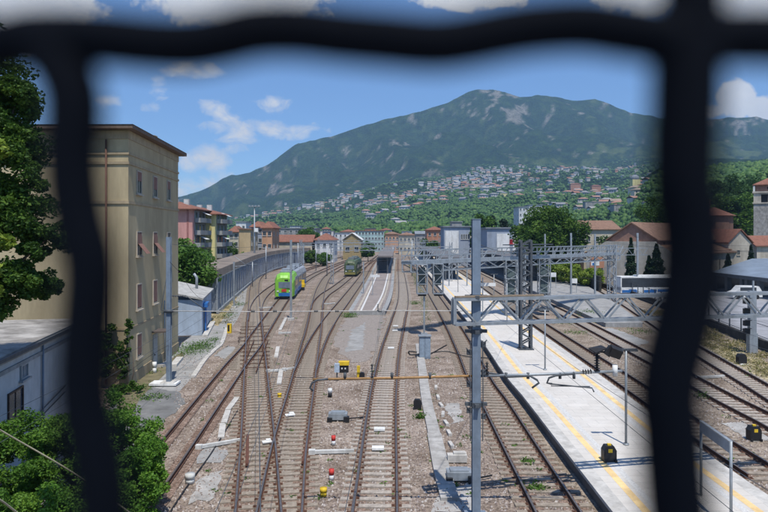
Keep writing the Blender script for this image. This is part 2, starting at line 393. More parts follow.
for k in range(-4, 5):
    vert = VL if k == 0 else [(u + 640 * (k - 1), v) for u, v in VR]
    wire(vert, .0028 if k == 0 else .0033)
    if k % 2:
        wire([(u, v - 660) for u, v in vert], .0029); wire([(u, v + 660) for u, v in vert], .0029)
b = MB(); b.box((0, .06, 8.93), (3.2, .05, .06)); b.box((0, .06, 9.87), (3.2, .05, .05))
for x in (-1.6, 1.6): b.box((x, .06, 9.2), (.06, .06, 1.5))
b.build('frame', M_steeld, fence)
b = MB(); b.box((0, -5, 8.0), (60, 10, .5)); b.box((0, .02, 8.6), (60, .3, .7))
for x in (-28, 28): b.box((x, -5, 3.9), (1.5, 8, 7.8))
tag(b.build('road_bridge', M_concd), 'concrete road bridge and parapet the mesh fence stands on', 'bridge')

# ================================================================== GROUND
b = MB(); b.box((0, 2500, -.56), (9000, 7000, 1)); struct(b.build('ground', mat('town_ground', (.12, .13, .08), .95, .3, .02, 0, detail=8)))
b = MB(); b.sheet([(-24, -2), (34, -2), (34, 40), (36.5, 70), (41, 110), (44, 200), (44, 560), (-60, 560), (-48, 250), (-27, 120), (-24, 80)], -.02)
struct(b.build('railway_ballast', M_ball))
b = MB(); b.sheet(px((520, 420), (560, 300), (470, 262), (600, 262), (740, 300), (900, 420), (1100, 560), (620, 560)), -.016)
struct(b.build('right_ballast', M_ball2))
# left service road and patches
b = MB(); b.sheet(px((30, 512), (105, 425), (150, 372), (186, 340), (212, 318), (230, 300), (246, 285), (258, 285), (247, 300), (237, 320), (219, 345), (197, 372), (158, 415), (80, 512)), -.008)
struct(b.build('service_road', M_asphl))
b = MB(); b.rough(px((118, 398), (146, 386), (180, 392), (186, 402), (152, 432), (128, 440), (100, 420)), -.004, .12, .4)
struct(b.build('asphalt_pad', M_asph))
b = MB(); b.sheet(px((100, 520), (118, 400), (125, 388), (182, 352), (184, 356), (140, 398), (120, 440)), -.0005)
struct(b.build('grass_verge', mat('verge_soil', (.16, .14, .08), .95, .35, 1.5, .3)))
b = MB(); b.rough(px((336, 352), (338, 330), (352, 312), (386, 312), (379, 345), (368, 362), (352, 362)), -.006, .35, .8)
struct(b.build('gravel_path', mat('grey_gravel', (.27, .235, .205), .95, .28, 6, .4, detail=9)))
b = MB(); b.sheet(px((236, 262), (250, 268), (236, 300), (218, 326), (203, 322), (232, 290)), -.0045)
struct(b.build('sandy_strip', mat('sand', (.36, .29, .17), .95, .3, 1.5, .3)))
b = MB(); b.rough(px((690, 333), (768, 362), (900, 420), (900, 470), (768, 397), (712, 362), (686, 345)), -.010, .4, .8)
struct(b.build('grass_bank', mat('dry_grass', (.33, .28, .16), .95, .35, 1.2, .35, col2=(.38, .32, .20))))
b = MB(); b.sheet([(33.5, 48), (31.5, 40), (110, 30), (110, 118), (48, 118), (41.5, 112), (38.4, 100), (34.5, 68)], -.006)
struct(b.build('bus_yard', mat('yard_asphalt', (.30, .30, .31), .9, .15, .5, .1)))
# stained / cement patches beside the tracks
for nm, pl, m_ in [('oily_patch', [(243, 322), (270, 322), (268, 350), (262, 374), (238, 374), (236, 352)], ballast('oily_gravel', (.05, .04, .035), (.11, .085, .07), (.22, .18, .16), .4)), ('cement_patch', [(206, 448), (228, 450), (220, 462), (196, 462)], M_asphl), ('cement_patch', [(196, 480), (222, 470), (212, 500), (188, 504)], M_slab),
                   ('cement_patch', [(228, 345), (244, 352), (236, 362), (215, 356)], M_asphl), ('cement_patch', [(437, 492), (476, 480), (476, 512), (430, 512)], M_slab),
                   ('cement_patch', [(446, 404), (458, 402), (462, 422), (452, 424)], M_slab), ('cement_patch', [(352, 330), (366, 322), (362, 350), (346, 352)], M_asphl),
                   ('cement_patch', [(600, 330), (612, 328), (650, 342), (640, 346)], M_asphl), ('cement_patch', [(722, 424), (768, 420), (800, 440), (752, 442)], M_slab)]:
    b = MB(); b.rough(px(*pl), .001, .16, .35); struct(b.build(nm, m_))

# ================================================================== TRACKS
RAILP = [(-.07, .0), (.07, .0), (.07, .02), (.012, .035), (.012, .125), (.036, .135), (.036, .17), (-.036, .17), (-.036, .135), (-.012, .125), (-.012, .035), (-.07, .02)]
def sweep(mb, pts, prof, z):
    nn = normals(pts); vs, fs, ms = [], [], []; k = len(prof)
    for p, n in zip(pts, nn):
        for a, h in prof: vs.append((p.x + n.x * a, p.y + n.y * a, z + h))
    o = len(mb.v); mb.v += vs
    for i in range(len(pts) - 1):
        for j in range(k):
            j2 = (j + 1) % k; mb.f.append((o + i * k + j, o + i * k + j2, o + (i + 1) * k + j2, o + (i + 1) * k + j)); mb.m.append(1 if (j == 6) else 0)
    mb.f.append(tuple(o + j for j in range(k))); mb.m.append(0); mb.f.append(tuple(o + (len(pts) - 1) * k + j for j in range(k))[::-1]); mb.m.append(0)
def sleeper_mesh(m_, L=2.5):
    b = MB(); b.box((0, 0, -.035), (L, .26, .17)); b.mi = 1
    for s_ in (-1, 1):
        b.box((s_ * .7525, 0, .056), (.36, .20, .016))
        for q in (-1, 1): b.box((s_ * .7525 + q * .12, 0, .075), (.06, .07, .035))
    return b.mesh('sleeper', [m_, M_rust])
SLC = sleeper_mesh(M_sleep); SLW = sleeper_mesh(M_sleepw, 2.6)
TR = {}; tk = [0]
def track(key, pts, label, kind='c', nmax=100, sl_far=170, z=0, step=.6, sl0=0):
    c = curve([G(u, v) if not isinstance(u, tuple) else Vector((u[0], u[1], 0)) for u, v in pts], 8)
    # extend towards the viewer
    d = (c[0] - c[1]).normalized(); first = c[0]
    if first.y < 24: c = [first + d * k for k in (14, 7)] + c
    TR[key] = c; tk[0] += 1; z = .05 + .0035 * (tk[0] % 6)
    t = thing('railway_track', (c[0].x, c[0].y, 0), label, 'railway track', 'tracks of the station yard')
    for s_ in (-.7525, .7525):
        b = MB(); sweep(b, offset(c, s_), RAILP, z); b.build('rail', [M_rust, M_head], t)
    zz_ = .003 + .004 * (tk[0] % 6); b = MB(); cc = [p for p in c if p.y < 260]
    for s_ in (-.7525, .7525):
        o_ = offset(cc, s_ - .42), offset(cc, s_ + .42); b.strip([Vector((p.x, p.y, zz_)) for p in o_[0]], [Vector((p.x, p.y, zz_)) for p in o_[1]])
    b.build('rusty_ballast', M_dust, t)
    sp = resample(c, step); nn = normals(sp); me = SLC if kind == 'c' else SLW; cnt = 0; rest = MB()
    for p, n in zip(sp, nn):
        if p.y > sl_far: break
        if p.y < 19.5 and abs(p.x) < 20: continue
        if abs(p.x) > p.y * .64: continue
        if p.y < sl0: continue
        rz = math.atan2(n.y, n.x)
        jx = random.uniform(-.03, .03)
        if cnt < nmax: inst(me, 'sleeper', t, (p.x + jx, p.y, z - .052), rz + random.uniform(-.01, .01)); cnt += 1
        else: rest.box((p.x, p.y, z - .09), (2.5, .26, .17), rz)
    if rest.v: tag(rest.build('sleepers', M_sleep if kind == 'c' else M_sleepw, t), kind='stuff')
    return t
track('C', [(375, 512), (383, 400), (390, 353), (397.5, 324), (403.2, 299), (402, 280), (400.3, 266), (400, 254), (400, 247)], 'central track with pale concrete sleepers running straight to the horizon')
track('R1', [(554.5, 511), (521, 452), (494.5, 405), (480.5, 383), (465.5, 351), (450, 322), (432.5, 294), (421, 275), (413, 262), (406, 250)], 'track hugging the left edge of the white platform', 'w')
track('R2', [(768, 480), (706, 439), (650, 400), (603, 368), (540, 326), (506, 302), (474, 280), (450, 265), (428, 252)], 'track along the right edge of the white platform', 'w')
track('R3', [(900, 512), (842, 466), (781, 430), (754, 416), (723, 400), (676, 374), (642, 356), (584, 325), (539, 302), (498, 281), (466, 266), (434, 252)], 'track to the right of the yellow-marked dwarf signal beside the platform track')
track('R4', [(900, 472), (850, 444), (810, 421), (776, 400), (755, 387), (696.5, 352), (682.5, 343), (654, 323), (600, 290), (550, 265), (500, 250)], 'rightmost track beside the dry grass bank', sl0=30)
track('A', [(258.3, 512), (257.8, 443), (255.9, 380), (255, 347), (254.3, 320), (254.2, 300), (254.5, 288), (257.5, 279), (266, 272.5), (282, 268), (310, 262.5), (345, 257)], 'track with long brown sleepers, left one of the crossing pair in the left foreground', 'w')
track('B', [(280, 512), (290.5, 443), (303.8, 380), (310, 347), (313.5, 331), (318.3, 300), (322, 287), (329, 276), (341, 268), (356, 261)], 'track with brown sleepers, right one of the crossing pair in the left foreground', 'w')
track('B2', [(305, 374), (309.5, 362), (315.5, 347), (323.8, 331), (334, 315.6), (346, 300), (361.5, 279), (373, 262), (385, 250)], 'branch track curving away along the left side of the far platform', 'w', nmax=40)
track('F', [(317, 310), (318.5, 303), (325, 295.5), (336, 288), (350, 277), (363, 267.5), (376, 258), (388, 249)], 'branch track under the distant olive green train', 'w', nmax=30)
track('D', [(60, 600), (128, 512), (161, 469), (186, 435), (226.4, 380), (238.5, 364), (252.5, 347), (262.5, 331), (284, 300), (297, 287), (313, 276), (332, 267), (352, 259)], 'leftmost track, sunk in gravel, leading to the lime green train', 'w', sl0=45)
track('A2', [(254.8, 322), (257, 306), (264, 295.5), (276, 286), (291, 277), (308, 269.5), (330, 263)], 'short branch track curving behind the lime green train', 'w', nmax=20)
# rusty check rails inside the crossing
for (a, b_, lab) in [((247.5, 438), (247, 468), 'rust red check rail inside the left rail of the crossing'), ((309, 435), (303, 466), 'rust red check rail inside the right rail of the crossing')]:
    b = MB(); sweep(b, [G(*b_), G(*a)], [(-.07, .07), (.07, .07), (.07, .12), (.03, .14), (.03, .2), (-.03, .2), (-.03, .14), (-.07, .12)], 0)
    tag(b.build('check_rail', M_rustr), lab, 'check rail')
# crossing: thin switch blades and rods near the slip
b = MB()
for (a, c_) in [((246, 365), (251, 330)), ((262, 350), (266, 332)), ((241, 372), (254, 340)), ((256, 372), (268, 340))]:
    b.bar(G(*a, .2), G(*c_, .2), .06, .08)
for v in (327, 330, 333.5, 337, 341, 345, 348.5, 352, 356, 360, 364, 368):
    b.bar(G(240, v, .12), G(270, v - 1, .12), .05, .05)
tag(b.build('switch_blades', M_rust), 'dark switch blades and rods where the left tracks cross', 'switch')

# ================================================================== PLATFORMS
def platform(key_l, off_l, key_r, off_r, y0, y1, h, label, top, n=60, lines=True, lin=1.0, line_m=None):
    line_m = line_m or M_yline
    def edge(key, off):
        pts = offset(TR[key], off); ys = [p.y for p in pts]; xs = [p.x for p in pts]
        return lambda y: float(np.interp(y, ys, xs))
    eL = edge(key_l, off_l); eR = edge(key_r, off_r)
    ys = [y0 + (y1 - y0) * (k / n) ** 1.6 for k in range(n + 1)]
    t = thing('station_platform', ((eL(y0) + eR(y0)) / 2, y0, 0), label, 'platform')
    L = [Vector((eL(y), y, h)) for y in ys]; R = [Vector((eR(y), y, h)) for y in ys]
    def lat(a, d): return [p + Vector((d, 0, 0)) for p in a]
    b = MB(); b.strip(lat(L, .45), lat(R, -.45)); b.build('paving', top, t)
    for nm, A, B in (('kerb', lat(L, -.08), lat(L, .45)), ('kerb', lat(R, -.45), lat(R, .08))):
        b = MB(); b.strip(A, B); A2 = [Vector((p.x, p.y, h - .12)) for p in A]; B2 = [Vector((p.x, p.y, h - .12)) for p in B]
        b.strip(A2, A); b.strip(B, B2); b.strip(B2, A2); b.build(nm, M_conc if key_l == 'R1' else M_concd, t)
    b = MB(); L0 = [Vector((p.x, p.y, -.05)) for p in L]; R0 = [Vector((p.x, p.y, -.05)) for p in R]
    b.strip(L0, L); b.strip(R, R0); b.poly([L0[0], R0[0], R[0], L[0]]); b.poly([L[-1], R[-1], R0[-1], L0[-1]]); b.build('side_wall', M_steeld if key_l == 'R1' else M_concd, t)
    if lines:
        for A, sg in ((L, 1), (R, -1)):
            for nm, d, w, m_ in (('yellow_line', lin, .14, line_m), ('tactile_strip', lin + .42, .12, mat('tactile_paving', (.58, .57, .54), .9, .2, 20, .3))):
                c1 = [p + Vector((sg * (d - w), 0, .004)) for p in A]; c2 = [p + Vector((sg * (d + w), 0, .004)) for p in A]
                b = MB(); b.strip(c1, c2) if sg > 0 else b.strip(c2, c1); b.build(nm, m_, t)
    return t, eL, eR
tA, AL, AR = platform('R1', 1.62, 'R2', -1.75, 14, 300, .55, 'long white paved platform with yellow safety lines', M_plat, 70)
tB, BL, BR = platform('B2', 1.75, 'C', -1.75, 76, 260, .55, 'grey far platform between curved tracks with pale edge strips', mat('grey_paving', (.265, .225, .20), .9, .15, 1, .1), 40, line_m=mat('pale_strip', (.42, .37, .30), .9, .12, 2))
tC, CL_, CR = platform('R3', 1.8, 'R4', -1.8, 66, 240, .45, 'low pale concrete platform left of the bus yard', M_asphl, 40, lines=False)

# ================================================================== STEEL STRUCTURES
def truss(b, A, B, hgt, dep, n, ch=.10, web=.06, flat=False):
    """box truss from A to B (bottom near chord), depth towards +normal"""
    A, B = Vector(A), Vector(B); d = (B - A).normalized(); nrm = Vector((-d.y, d.x, 0)); up = Vector((0, 0, hgt))
    for o in (Vector((0, 0, 0)), nrm * dep):
        b.bar(A + o, B + o, ch, ch); b.bar(A + o + up, B + o + up, ch * 1.2, ch)
        for i in range(n):
            p, q = A + (B - A) * (i / n) + o, A + (B - A) * ((i + 1) / n) + o
            if i % 2 == 0: b.bar(p + up, q, web, web)
            else: b.bar(p, q + up, web, web)
    for i in range(n + 1):
        p = A + (B - A) * (i / n)
        b.bar(p, p + nrm * dep, web, web); b.bar(p + up, p + up + nrm * dep, web, web)
    b.bar(A, A + up, ch, ch); b.bar(A + nrm * dep, A + nrm * dep + up, ch, ch); b.bar(B, B + up, ch, ch)
def lattice_mast(b, base, h, w, d, leg=.08, step=.8):
    x, y, z0 = base
    for i in (-1, 1):
        for j in (-1, 1): b.bar((x + i * w / 2, y + j * d / 2, z0), (x + i * w / 2, y + j * d / 2, z0 + h), leg, leg)
    n = int(h / step); web = leg * .6
    for k in range(n):
        a, c_ = z0 + h * k / n, z0 + h * (k + 1) / n; s_ = 1 if k % 2 else -1
        for j in (-1, 1): b.bar((x - s_ * w / 2, y + j * d / 2, a), (x + s_ * w / 2, y + j * d / 2, c_), web, web)
        for i in (-1, 1): b.bar((x + i * w / 2, y - s_ * d / 2, a), (x + i * w / 2, y + s_ * d / 2, c_), web, web)
def insulator(b, p, q, r=.06, n=5):
    p, q = Vector(p), Vector(q); b.tube([p, q], r * .35, 6)
    for k in range(n):
        c = p + (q - p) * ((k + .5) / n); d = (q - p).normalized() * .018; b.tube([c - d, c, c + d], [r * .4, r, r * .4], 8)

# --- foreground gantry
g1 = thing('portal_gantry', (3.0, 21.0, 0), 'foreground steel lattice gantry with a slim blue-grey mast', 'gantry')
Zm = 21.0; xm = HX(476, Zm); ztop = HV(219.5, Zm)
b = MB(); b.box((xm, Zm - .13, ztop / 2), (.27, .025, ztop)); b.box((xm, Zm + .13, ztop / 2), (.27, .025, ztop)); b.box((xm, Zm, ztop / 2), (.03, .233, ztop)); b.box((xm, Zm, ztop + .012), (.30, .31, .02)); b.box((xm + .128, Zm - .10, ztop / 2), (.012, .03, ztop - .1))
b.box((xm, Zm, .1), (.7, .7, .3))
b.build('mast', M_steel, g1)
b = MB()
for v in (296.5, 331, 404):
    z = HV(v, Zm)
    b.tube([(xm, Zm, z - .07), (xm, Zm, z + .07)], .20, 16); b.box((xm, Zm, z), (.72, .14, .10)); b.box((xm, Zm, z), (.14, .66, .10))
for v, sx_ in ((372, 1), (384, -1), (344, 1), (352, -1), (410, -1), (416, 1)):
    z = HV(v, Zm); b.box((xm + sx_ * .24, Zm - .05, z), (.14, .10, .16)); b.tube([(xm + sx_ * .2, Zm - .1, z), (xm + sx_ * .34, Zm - .12, z + .15)], .02, 6)
for dx in (-.2, .2): b.tube([(xm + dx, Zm - .12, HV(340, Zm)), (xm + dx * 1.05, Zm - .14, HV(400, Zm)), (xm + dx, Zm - .12, HV(440, Zm))], .018, 6)
b.build('clamps', M_steeld, g1, False)
A = P(455, 324.5, 20.6); B = Vector((16.5, 23.4, A.z))
b = MB(); truss(b, A, B, .80, .26, 19, .10, .05); b.build('truss', M_galv, g1)
b = MB(); b.bar(A + Vector((0, 0, .89)), Vector((A.x + 3, A.y + .65, A.z + .89)), .12, .05); b.build('cap_plate', mat('tan_plate', (.30, .23, .16), .8), g1)
zb = HV(375.5, Zm)
b = MB(); b.tube([P(313, 379.5, Zm), P(400, 378, Zm), P(472, 376, Zm)], .042, 10); b.build('left_boom', M_oran, g1, True)
b = MB(); b.tube([P(480, 376, Zm), P(540, 374.5, Zm), P(622, 371, Zm)], .045, 10)
b.build('right_boom', M_galv, g1, True)
for pts_, r_ in (([P(x, y, Zm - .05) for x, y in ((505, 375), (506, 377), (530, 376), (537, 380), (539, 383), (532, 388))], .035),
    ([P(x, y, Zm - .05) for x, y in ((574, 372), (573, 374), (556, 375.5), (549, 378), (547, 383), (552, 384))], .035), ([P(551, 384, Zm), P(592, 388, Zm - .1), P(594, 392, Zm - .1)], .022),
    ([P(551, 386, Zm), P(590, 386.5, Zm)], .016), ([P(480, 371, Zm), P(500, 375, Zm)], .03), ([P(x, y, Zm - .05) for x, y in ((328, 379), (318, 380), (312, 383), (310, 388), (313, 391))], .035)):
    b = MB(); b.tube(pts_, r_, 8); b.build('steady_arm', M_steeld, g1, True)
for u in (506, 528, 560, 574, 345, 392, 430):
    b = MB(); b.tube([P(u, 372.8, Zm), P(u, 378.8, Zm)], .05, 8); b.build('tube_clamp', M_steeld, g1, True)
for p_, q_, r_, n_ in ((P(597, 372, Zm), P(597, 352, Zm), .11, 8), (P(592, 371.5, Zm), P(582, 372, Zm), .09, 4), (P(487, 376, Zm), P(487, 362, Zm), .07, 5), (P(372, 378.5, Zm), P(372, 364, Zm), .06, 5)):
    b = MB(); insulator(b, p_, q_, r_, n_); b.build('insulator', M_black, g1, True)
b = MB(); b.poly([P(588, 348, Zm - .2), P(601, 345, Zm + .3), P(607, 348, Zm), P(596, 353, Zm - .3)]); b.poly([P(588, 349, Zm - .2), P(596, 354, Zm - .3), P(607, 349, Zm), P(601, 346, Zm + .3)])
b.M = Matrix.Translation(P(615, 352, Zm)) @ Matrix.Rotation(.35, 4, 'Y') @ Matrix.Rotation(.3, 4, 'X'); b.box((0, 0, 0), (.38, .30, .30)); b.M = Matrix.Identity(4)
b.bar(P(597, 352, Zm), P(612, 352, Zm), .05); b.bar(P(606, 355, Zm), P(612, 347, Zm), .16, .2)
b.build('signal_lamp', M_black, g1)
b = MB(); b.tube([P(615, 376, Zm), P(615, 365, Zm)], .085, 12); b.build('counterweight', M_white, g1, True)

# --- second gantry with the caged signals
g2 = thing('signal_gantry', (12, 75, 0), 'long grey walkway gantry behind the near mast, carrying caged signals', 'gantry')
GA, GB = Vector((HX(411, 60), 60, 6.9)), Vector((HX(620, 92), 92, 6.9))
dd = (GB - GA).normalized(); nrm = Vector((-dd.y, dd.x, 0))
b = MB(); b.bar(GA + nrm * .6, GB + nrm * .6, 1.3, .30)
for k in range(19):
    p = GA + (GB - GA) * (k / 18); b.bar(p - nrm * .06 + Vector((0, 0, .07)), p + nrm * 1.26 + Vector((0, 0, .07)), .06, .05)
b.build('walkway', M_galv, g2)
b = MB(); truss(b, GA - Vector((0, 0, .9)), GB - Vector((0, 0, .9)), .75, 1.1, 22, .13, .08); b.build('truss', M_galv, g2)
b = MB()
for o in (nrm * 0, nrm * 1.2):
    for z in (.55, 1.1): b.bar(GA + o + Vector((0, 0, z + .06)), GB + o + Vector((0, 0, z + .06)), .09)
    for k in range(25):
        p = GA + (GB - GA) * (k / 24) + o; b.bar(p, p + Vector((0, 0, 1.15)), .07); b.bar(p, p + dd * 1.1 + Vector((0, 0, 1.1)), .06)
b.build('railing', M_galv, g2)
def cage(t, c, z0, z1, w=.95, base=None):
    b = MB(); lattice_mast(b, (c.x, c.y, z0), z1 - z0, w, .9, .09, .75)
    for k in range(4):
        z = z0 + (z1 - z0) * k / 3; b.box((c.x, c.y, z), (w + .06, .96, .06))
    o = b.build('signal_cage', M_galv, t)
    b = MB(); b.box((c.x, c.y + .1, (z0 + z1) / 2 + .25), (w * .66, .3, (z1 - z0) * .62)); b.build('signal_back', mat('signal_grey', (.10, .13, .13), .4, .3, 3), o)
    b = MB(); b.box((c.x, c.y, z0 - .12), (w * .8, .8, .16)); b.build('cage_floor', M_black, o); return o
def on_g(u):
    a = (u - 384) / F; # intersection of view column with gantry line
    t_ = (a * GA.y - GA.x) / ((GB.x - GA.x) - a * (GB.y - GA.y)); return GA + (GB - GA) * t_
for u, vb in ((418, 293.5), (434, 293.5)):
    p = on_g(u) - nrm * .5; cage(g2, p, HV(vb, p.y), 6.7)
for u in (508, 541):
    p = on_g(u) - nrm * .4; cage(g2, p, .6, 6.7, 1.3)
b = MB()
p = on_g(417) - nrm * .5; b.bar((p.x + .3, p.y, 0), (p.x + .3, p.y, HV(293.5, p.y) - .15), .16); b.box((p.x + .3, p.y, .1), (.6, .6, .3))
p = on_g(613); lattice_mast(b, (p.x, p.y + .5, 0), 8.2, .9, .9, .12, .9)
p = on_g(522); lattice_mast(b, (p.x, p.y + .5, 0), 8.0, .8, .8, .12, .9)
b.build('mast', M_galv, g2)
b = MB(); p = on_g(508); q = on_g(548); b.bar(Vector((p.x, p.y, 8.4)), Vector((q.x, q.y, 8.4)), 1.4, .1); b.build('roof_plate', M_steeld, g2)
b = MB()
p = on_g(631); b.bar((p.x - 2, p.y, 7.6), (p.x + 2.4, p.y, 7.6), .08); b.bar((p.x - 2, p.y, 6.6), (p.x + 2.4, p.y, 6.6), .08)
for k in range(6): b.bar((p.x - 2 + k * .75, p.y, 6.6 if k % 2 else 7.6), (p.x - 1.25 + k * .75, p.y, 7.6 if k % 2 else 6.6), .05)
b.build('side_bracket', M_galv, g2)

# --- lattice mast on the platform
t = thing('lattice_mast', (HX(525, 50), 50, .55), 'square lattice mast standing on the white platform behind the foreground gantry', 'mast')
b = MB(); lattice_mast(b, (HX(525.5, 50), 50, .55), HV(240, 50) - .55, .78, .6, .16, .42); b.build('lattice', M_steeld, t)
b = MB(); b.box((HX(525.5, 50), 50, .60), (1.15, .9, .1)); b.build('base_plate', M_steeld, t)

# --- catenary masts
def mast(u, vb, vt, label, w=.26, arm=None, group='single catenary masts', h0=0, mm=None, name='catenary_mast', cat='mast'):
    g = G(u, vb, h0); z = HV(vt, g.y); t = thing(name, g, label, cat, group)
    b = MB(); b.box((g.x, g.y - w * .45, (z + h0) / 2), (w, .03, z - h0)); b.box((g.x, g.y + w * .45, (z + h0) / 2), (w, .03, z - h0)); b.box((g.x, g.y, (z + h0) / 2), (.04, w * .9 - .035, z - h0 - .01))
    b.build('post', mm or M_galv, t)
    b = MB(); b.box((g.x, g.y, h0 + .08), (w * 3, w * 3, .3)); b.build('footing', M_conc, t)
    if arm:
        b = MB(); L, za = arm
        b.tube([(g.x, g.y, za), (g.x + L, g.y, za + .15)], .035, 7); b.tube([(g.x, g.y, za + 1.4), (g.x + L, g.y, za + .2)], .03, 6); insulator(b, (g.x + L * .1, g.y, za), (g.x + L * .25, g.y, za + .04), .08, 5)
        b.build('cantilever_arm', M_galv, t, True)
    return t, g
t, gm = mast(169, 385, 237, 'tall catenary mast on a white footing beside the beige building', .28, group=None, mm=M_steel)
b = MB(); b.box((gm.x - .25, gm.y, .12), (1.7, 1.0, .12)); b.build('white_base', M_white, t)
b = MB(); zz = HV(311, gm.y)
b.tube([(gm.x + .15, gm.y, zz), (-8, gm.y, zz - .05), (0.5, gm.y, zz + .02), (HX(478, gm.y), gm.y, zz)], .028, 8); b.build('cross_boom', M_conc, t, True)
b = MB()
for u in (253, 275, 316, 337, 380): insulator(b, P(u - 2, 311.3, gm.y), P(u + 2, 311.3, gm.y), .11, 3)
insulator(b, P(378, 311, gm.y), P(378, 304, gm.y), .08, 4); insulator(b, (gm.x + .2, gm.y, HV(296, gm.y)), (gm.x + 1.1, gm.y, HV(296, gm.y)), .08, 6)
b.tube([(gm.x + 1.1, gm.y, HV(296, gm.y)), (gm.x + 2.2, gm.y, HV(309, gm.y))], .03, 6); b.tube([(gm.x, gm.y, HV(262, gm.y)), (gm.x - .5, gm.y, HV(310, gm.y)), (gm.x - .1, gm.y, HV(312, gm.y))], .025, 6)
b.box((gm.x, gm.y, HV(311, gm.y)), (.5, .5, .18)); b.build('insulators', M_steeld, t, True)
for (u, vb, vt, lab, w, arm) in [
    (291, 320, 240, 'catenary mast in front of the lime green train', .22, None),
    (234, 308, 262, 'short catenary mast on the sandy strip left of the curved track', .2, (1.6, 5.4)),
    (303.5, 286, 244, 'thin catenary mast just right of the lime green train', .2, (-2.2, 6.2)),
    (363.5, 297, 262, 'short post at the front left corner of the far grey platform', .18, None),
    (571, 297, 233, 'catenary mast at the near end of the low concrete platform', .24, None),
    (595, 297, 234, 'catenary mast between the low platform and the light green bushes', .24, None),
    (637.5, 296, 233, 'catenary mast in front of the church gable and the bus', .26, None),
    (545, 296, 234, 'catenary mast right of the caged signals', .2, None),
    (449, 289, 250, 'white post of the far platform canopy, nearest the near mast', .2, None),
    (467, 289, 252, 'thin post just left of the near mast', .2, None)]:
    mast(u, vb, vt, lab, w, arm)
# right concrete mast with signal heads
t = thing('concrete_mast', G(752, 353), 'stout pale mast rising from the dry grass bank at the right', 'mast')
g = G(752, 353); b = MB(); b.box((g.x, g.y, .75), (.66, .5, 1.7)); b.box((g.x, g.y, 3.3), (.52, .40, 3.4)); b.box((g.x + .1, g.y, 5.4), (.12, .12, .8)); b.build('post', M_galv, t)
b = MB()
for z in (HV(301, g.y), HV(311, g.y), HV(323, g.y), HV(331, g.y)):
    b.box((g.x - .5, g.y - .1, z), (.42, .35, .42)); b.bar((g.x - .7, g.y - .3, z + .25), (g.x - .25, g.y - .3, z + .25), .3, .04)
b.build('signal_head', M_black, t)
# portals over the far tracks
def portal(Z, x0, x1, h, label):
    t = thing('portal_gantry', ((x0 + x1) / 2, Z, 0), label, 'gantry', 'far lattice portals over the tracks')
    b = MB(); truss(b, (x0, Z, h), (x1, Z, h), .7, .5, max(4, int((x1 - x0) / 1.6)), .12, .07); b.build('truss', M_galv, t)
    for x in (x0 + .2, x1 - .2):
        b = MB(); lattice_mast(b, (x, Z + .25, 0), h + 1.6, .5, .5, .09, 1.2); b.build('mast', M_galv, t)
portal(125, HX(331, 125), HX(452, 125), 6.6, 'nearest of the far lattice portals, left mast before the white house')
portal(165, HX(300, 165), HX(425, 165), 6.9, 'second of the far lattice portals, over the canopied platform')
portal(215, HX(318, 215), HX(440, 215), 7.2, 'third of the far lattice portals, beyond the platform canopies')
portal(280, HX(340, 280), HX(450, 280), 7.4, 'farthest lattice portal near the vanishing point')
for (u, Z, v0, lab) in [(252.5, 118, 262, 'slim white pole before the left end of the long wall'), (266, 140, 246, 'slim pole before the middle of the long wall'), (298, 150, 243, 'slim pole left of the thin mast by the train'),
                   (316, 175, 246, 'slim pole before the red roofed white house'), (327, 150, 248, 'slim pole left of the lattice mast'), (393, 190, 246, 'slim pole left of the far end of the central track'), (412, 150, 240, 'slim pole over the central track vanishing point')]:
    g = Vector((HX(u, Z), Z, 0)); t = thing('slim_pole', g, lab, 'pole', 'slim poles around the far tracks'); b = MB(); b.tube([g, (g.x, g.y, HV(v0, Z))], .11, 8); b.build('shaft', M_galv, t, True)
    b = MB(); b.bar((g.x - .9, g.y, HV(v0, Z) - .4), (g.x + .9, g.y, HV(v0, Z) - .4), .08); b.build('crossarm', M_galv, t)
# floodlight tower
g = Vector((HX(254.5, 150), 150, 0)); t = thing('floodlight_tower', g, 'tall floodlight mast with a ring of lamps before the peach building', 'light tower')
b = MB(); b.tube([g, (g.x, g.y, HV(207, 150))], [.28, .12], 8); b.build('shaft', M_galv, t, True)
b = MB(); z = HV(206, 150); b.box((g.x, g.y, z - .2), (2.4, .5, .08))
for k in range(4): b.box((g.x - 1.1 + k * .73, g.y - .3, z), (.5, .3, .35))
b.build('lamps', M_galv, t)
b = MB(); b.box((g.x + .5, g.y - .4, HV(230, 150)), (.9, .4, .9)); b.build('white_box', M_white, t)

# --- platform lamps (T shaped)
def tlamp(u, vb, label, hh=4.05):
    g = G(u, vb, .55); t = thing('platform_lamp', g, label, 'lamp post', 'T-shaped platform lamps')
    b = MB(); b.tube([g, (g.x, g.y, .55 + hh)], .05, 10); b.tube([g, (g.x, g.y, .62)], .12, 10); b.build('post', M_galv, t, True)
    b = MB(); b.box((g.x, g.y, .55 + hh), (.95, .12, .06)); b.box((g.x - .3, g.y, .50 + hh), (.34, .2, .06)); b.box((g.x + .3, g.y, .50 + hh), (.34, .2, .06)); b.build('lamp_head', M_steeld, t)
tlamp(626, 445, 'T-shaped lamp post nearest the camera on the white platform')
tlamp(545, 370, 'T-shaped lamp post on the platform just right of the lattice mast base')
tlamp(507, 322, 'T-shaped lamp post seen through the gantry left of the lattice mast')
tlamp(494, 306, 'fourth T-shaped lamp post along the white platform')
tlamp(458, 292, 'T-shaped lamp post left of the near mast, farther down the platform', 4.6)
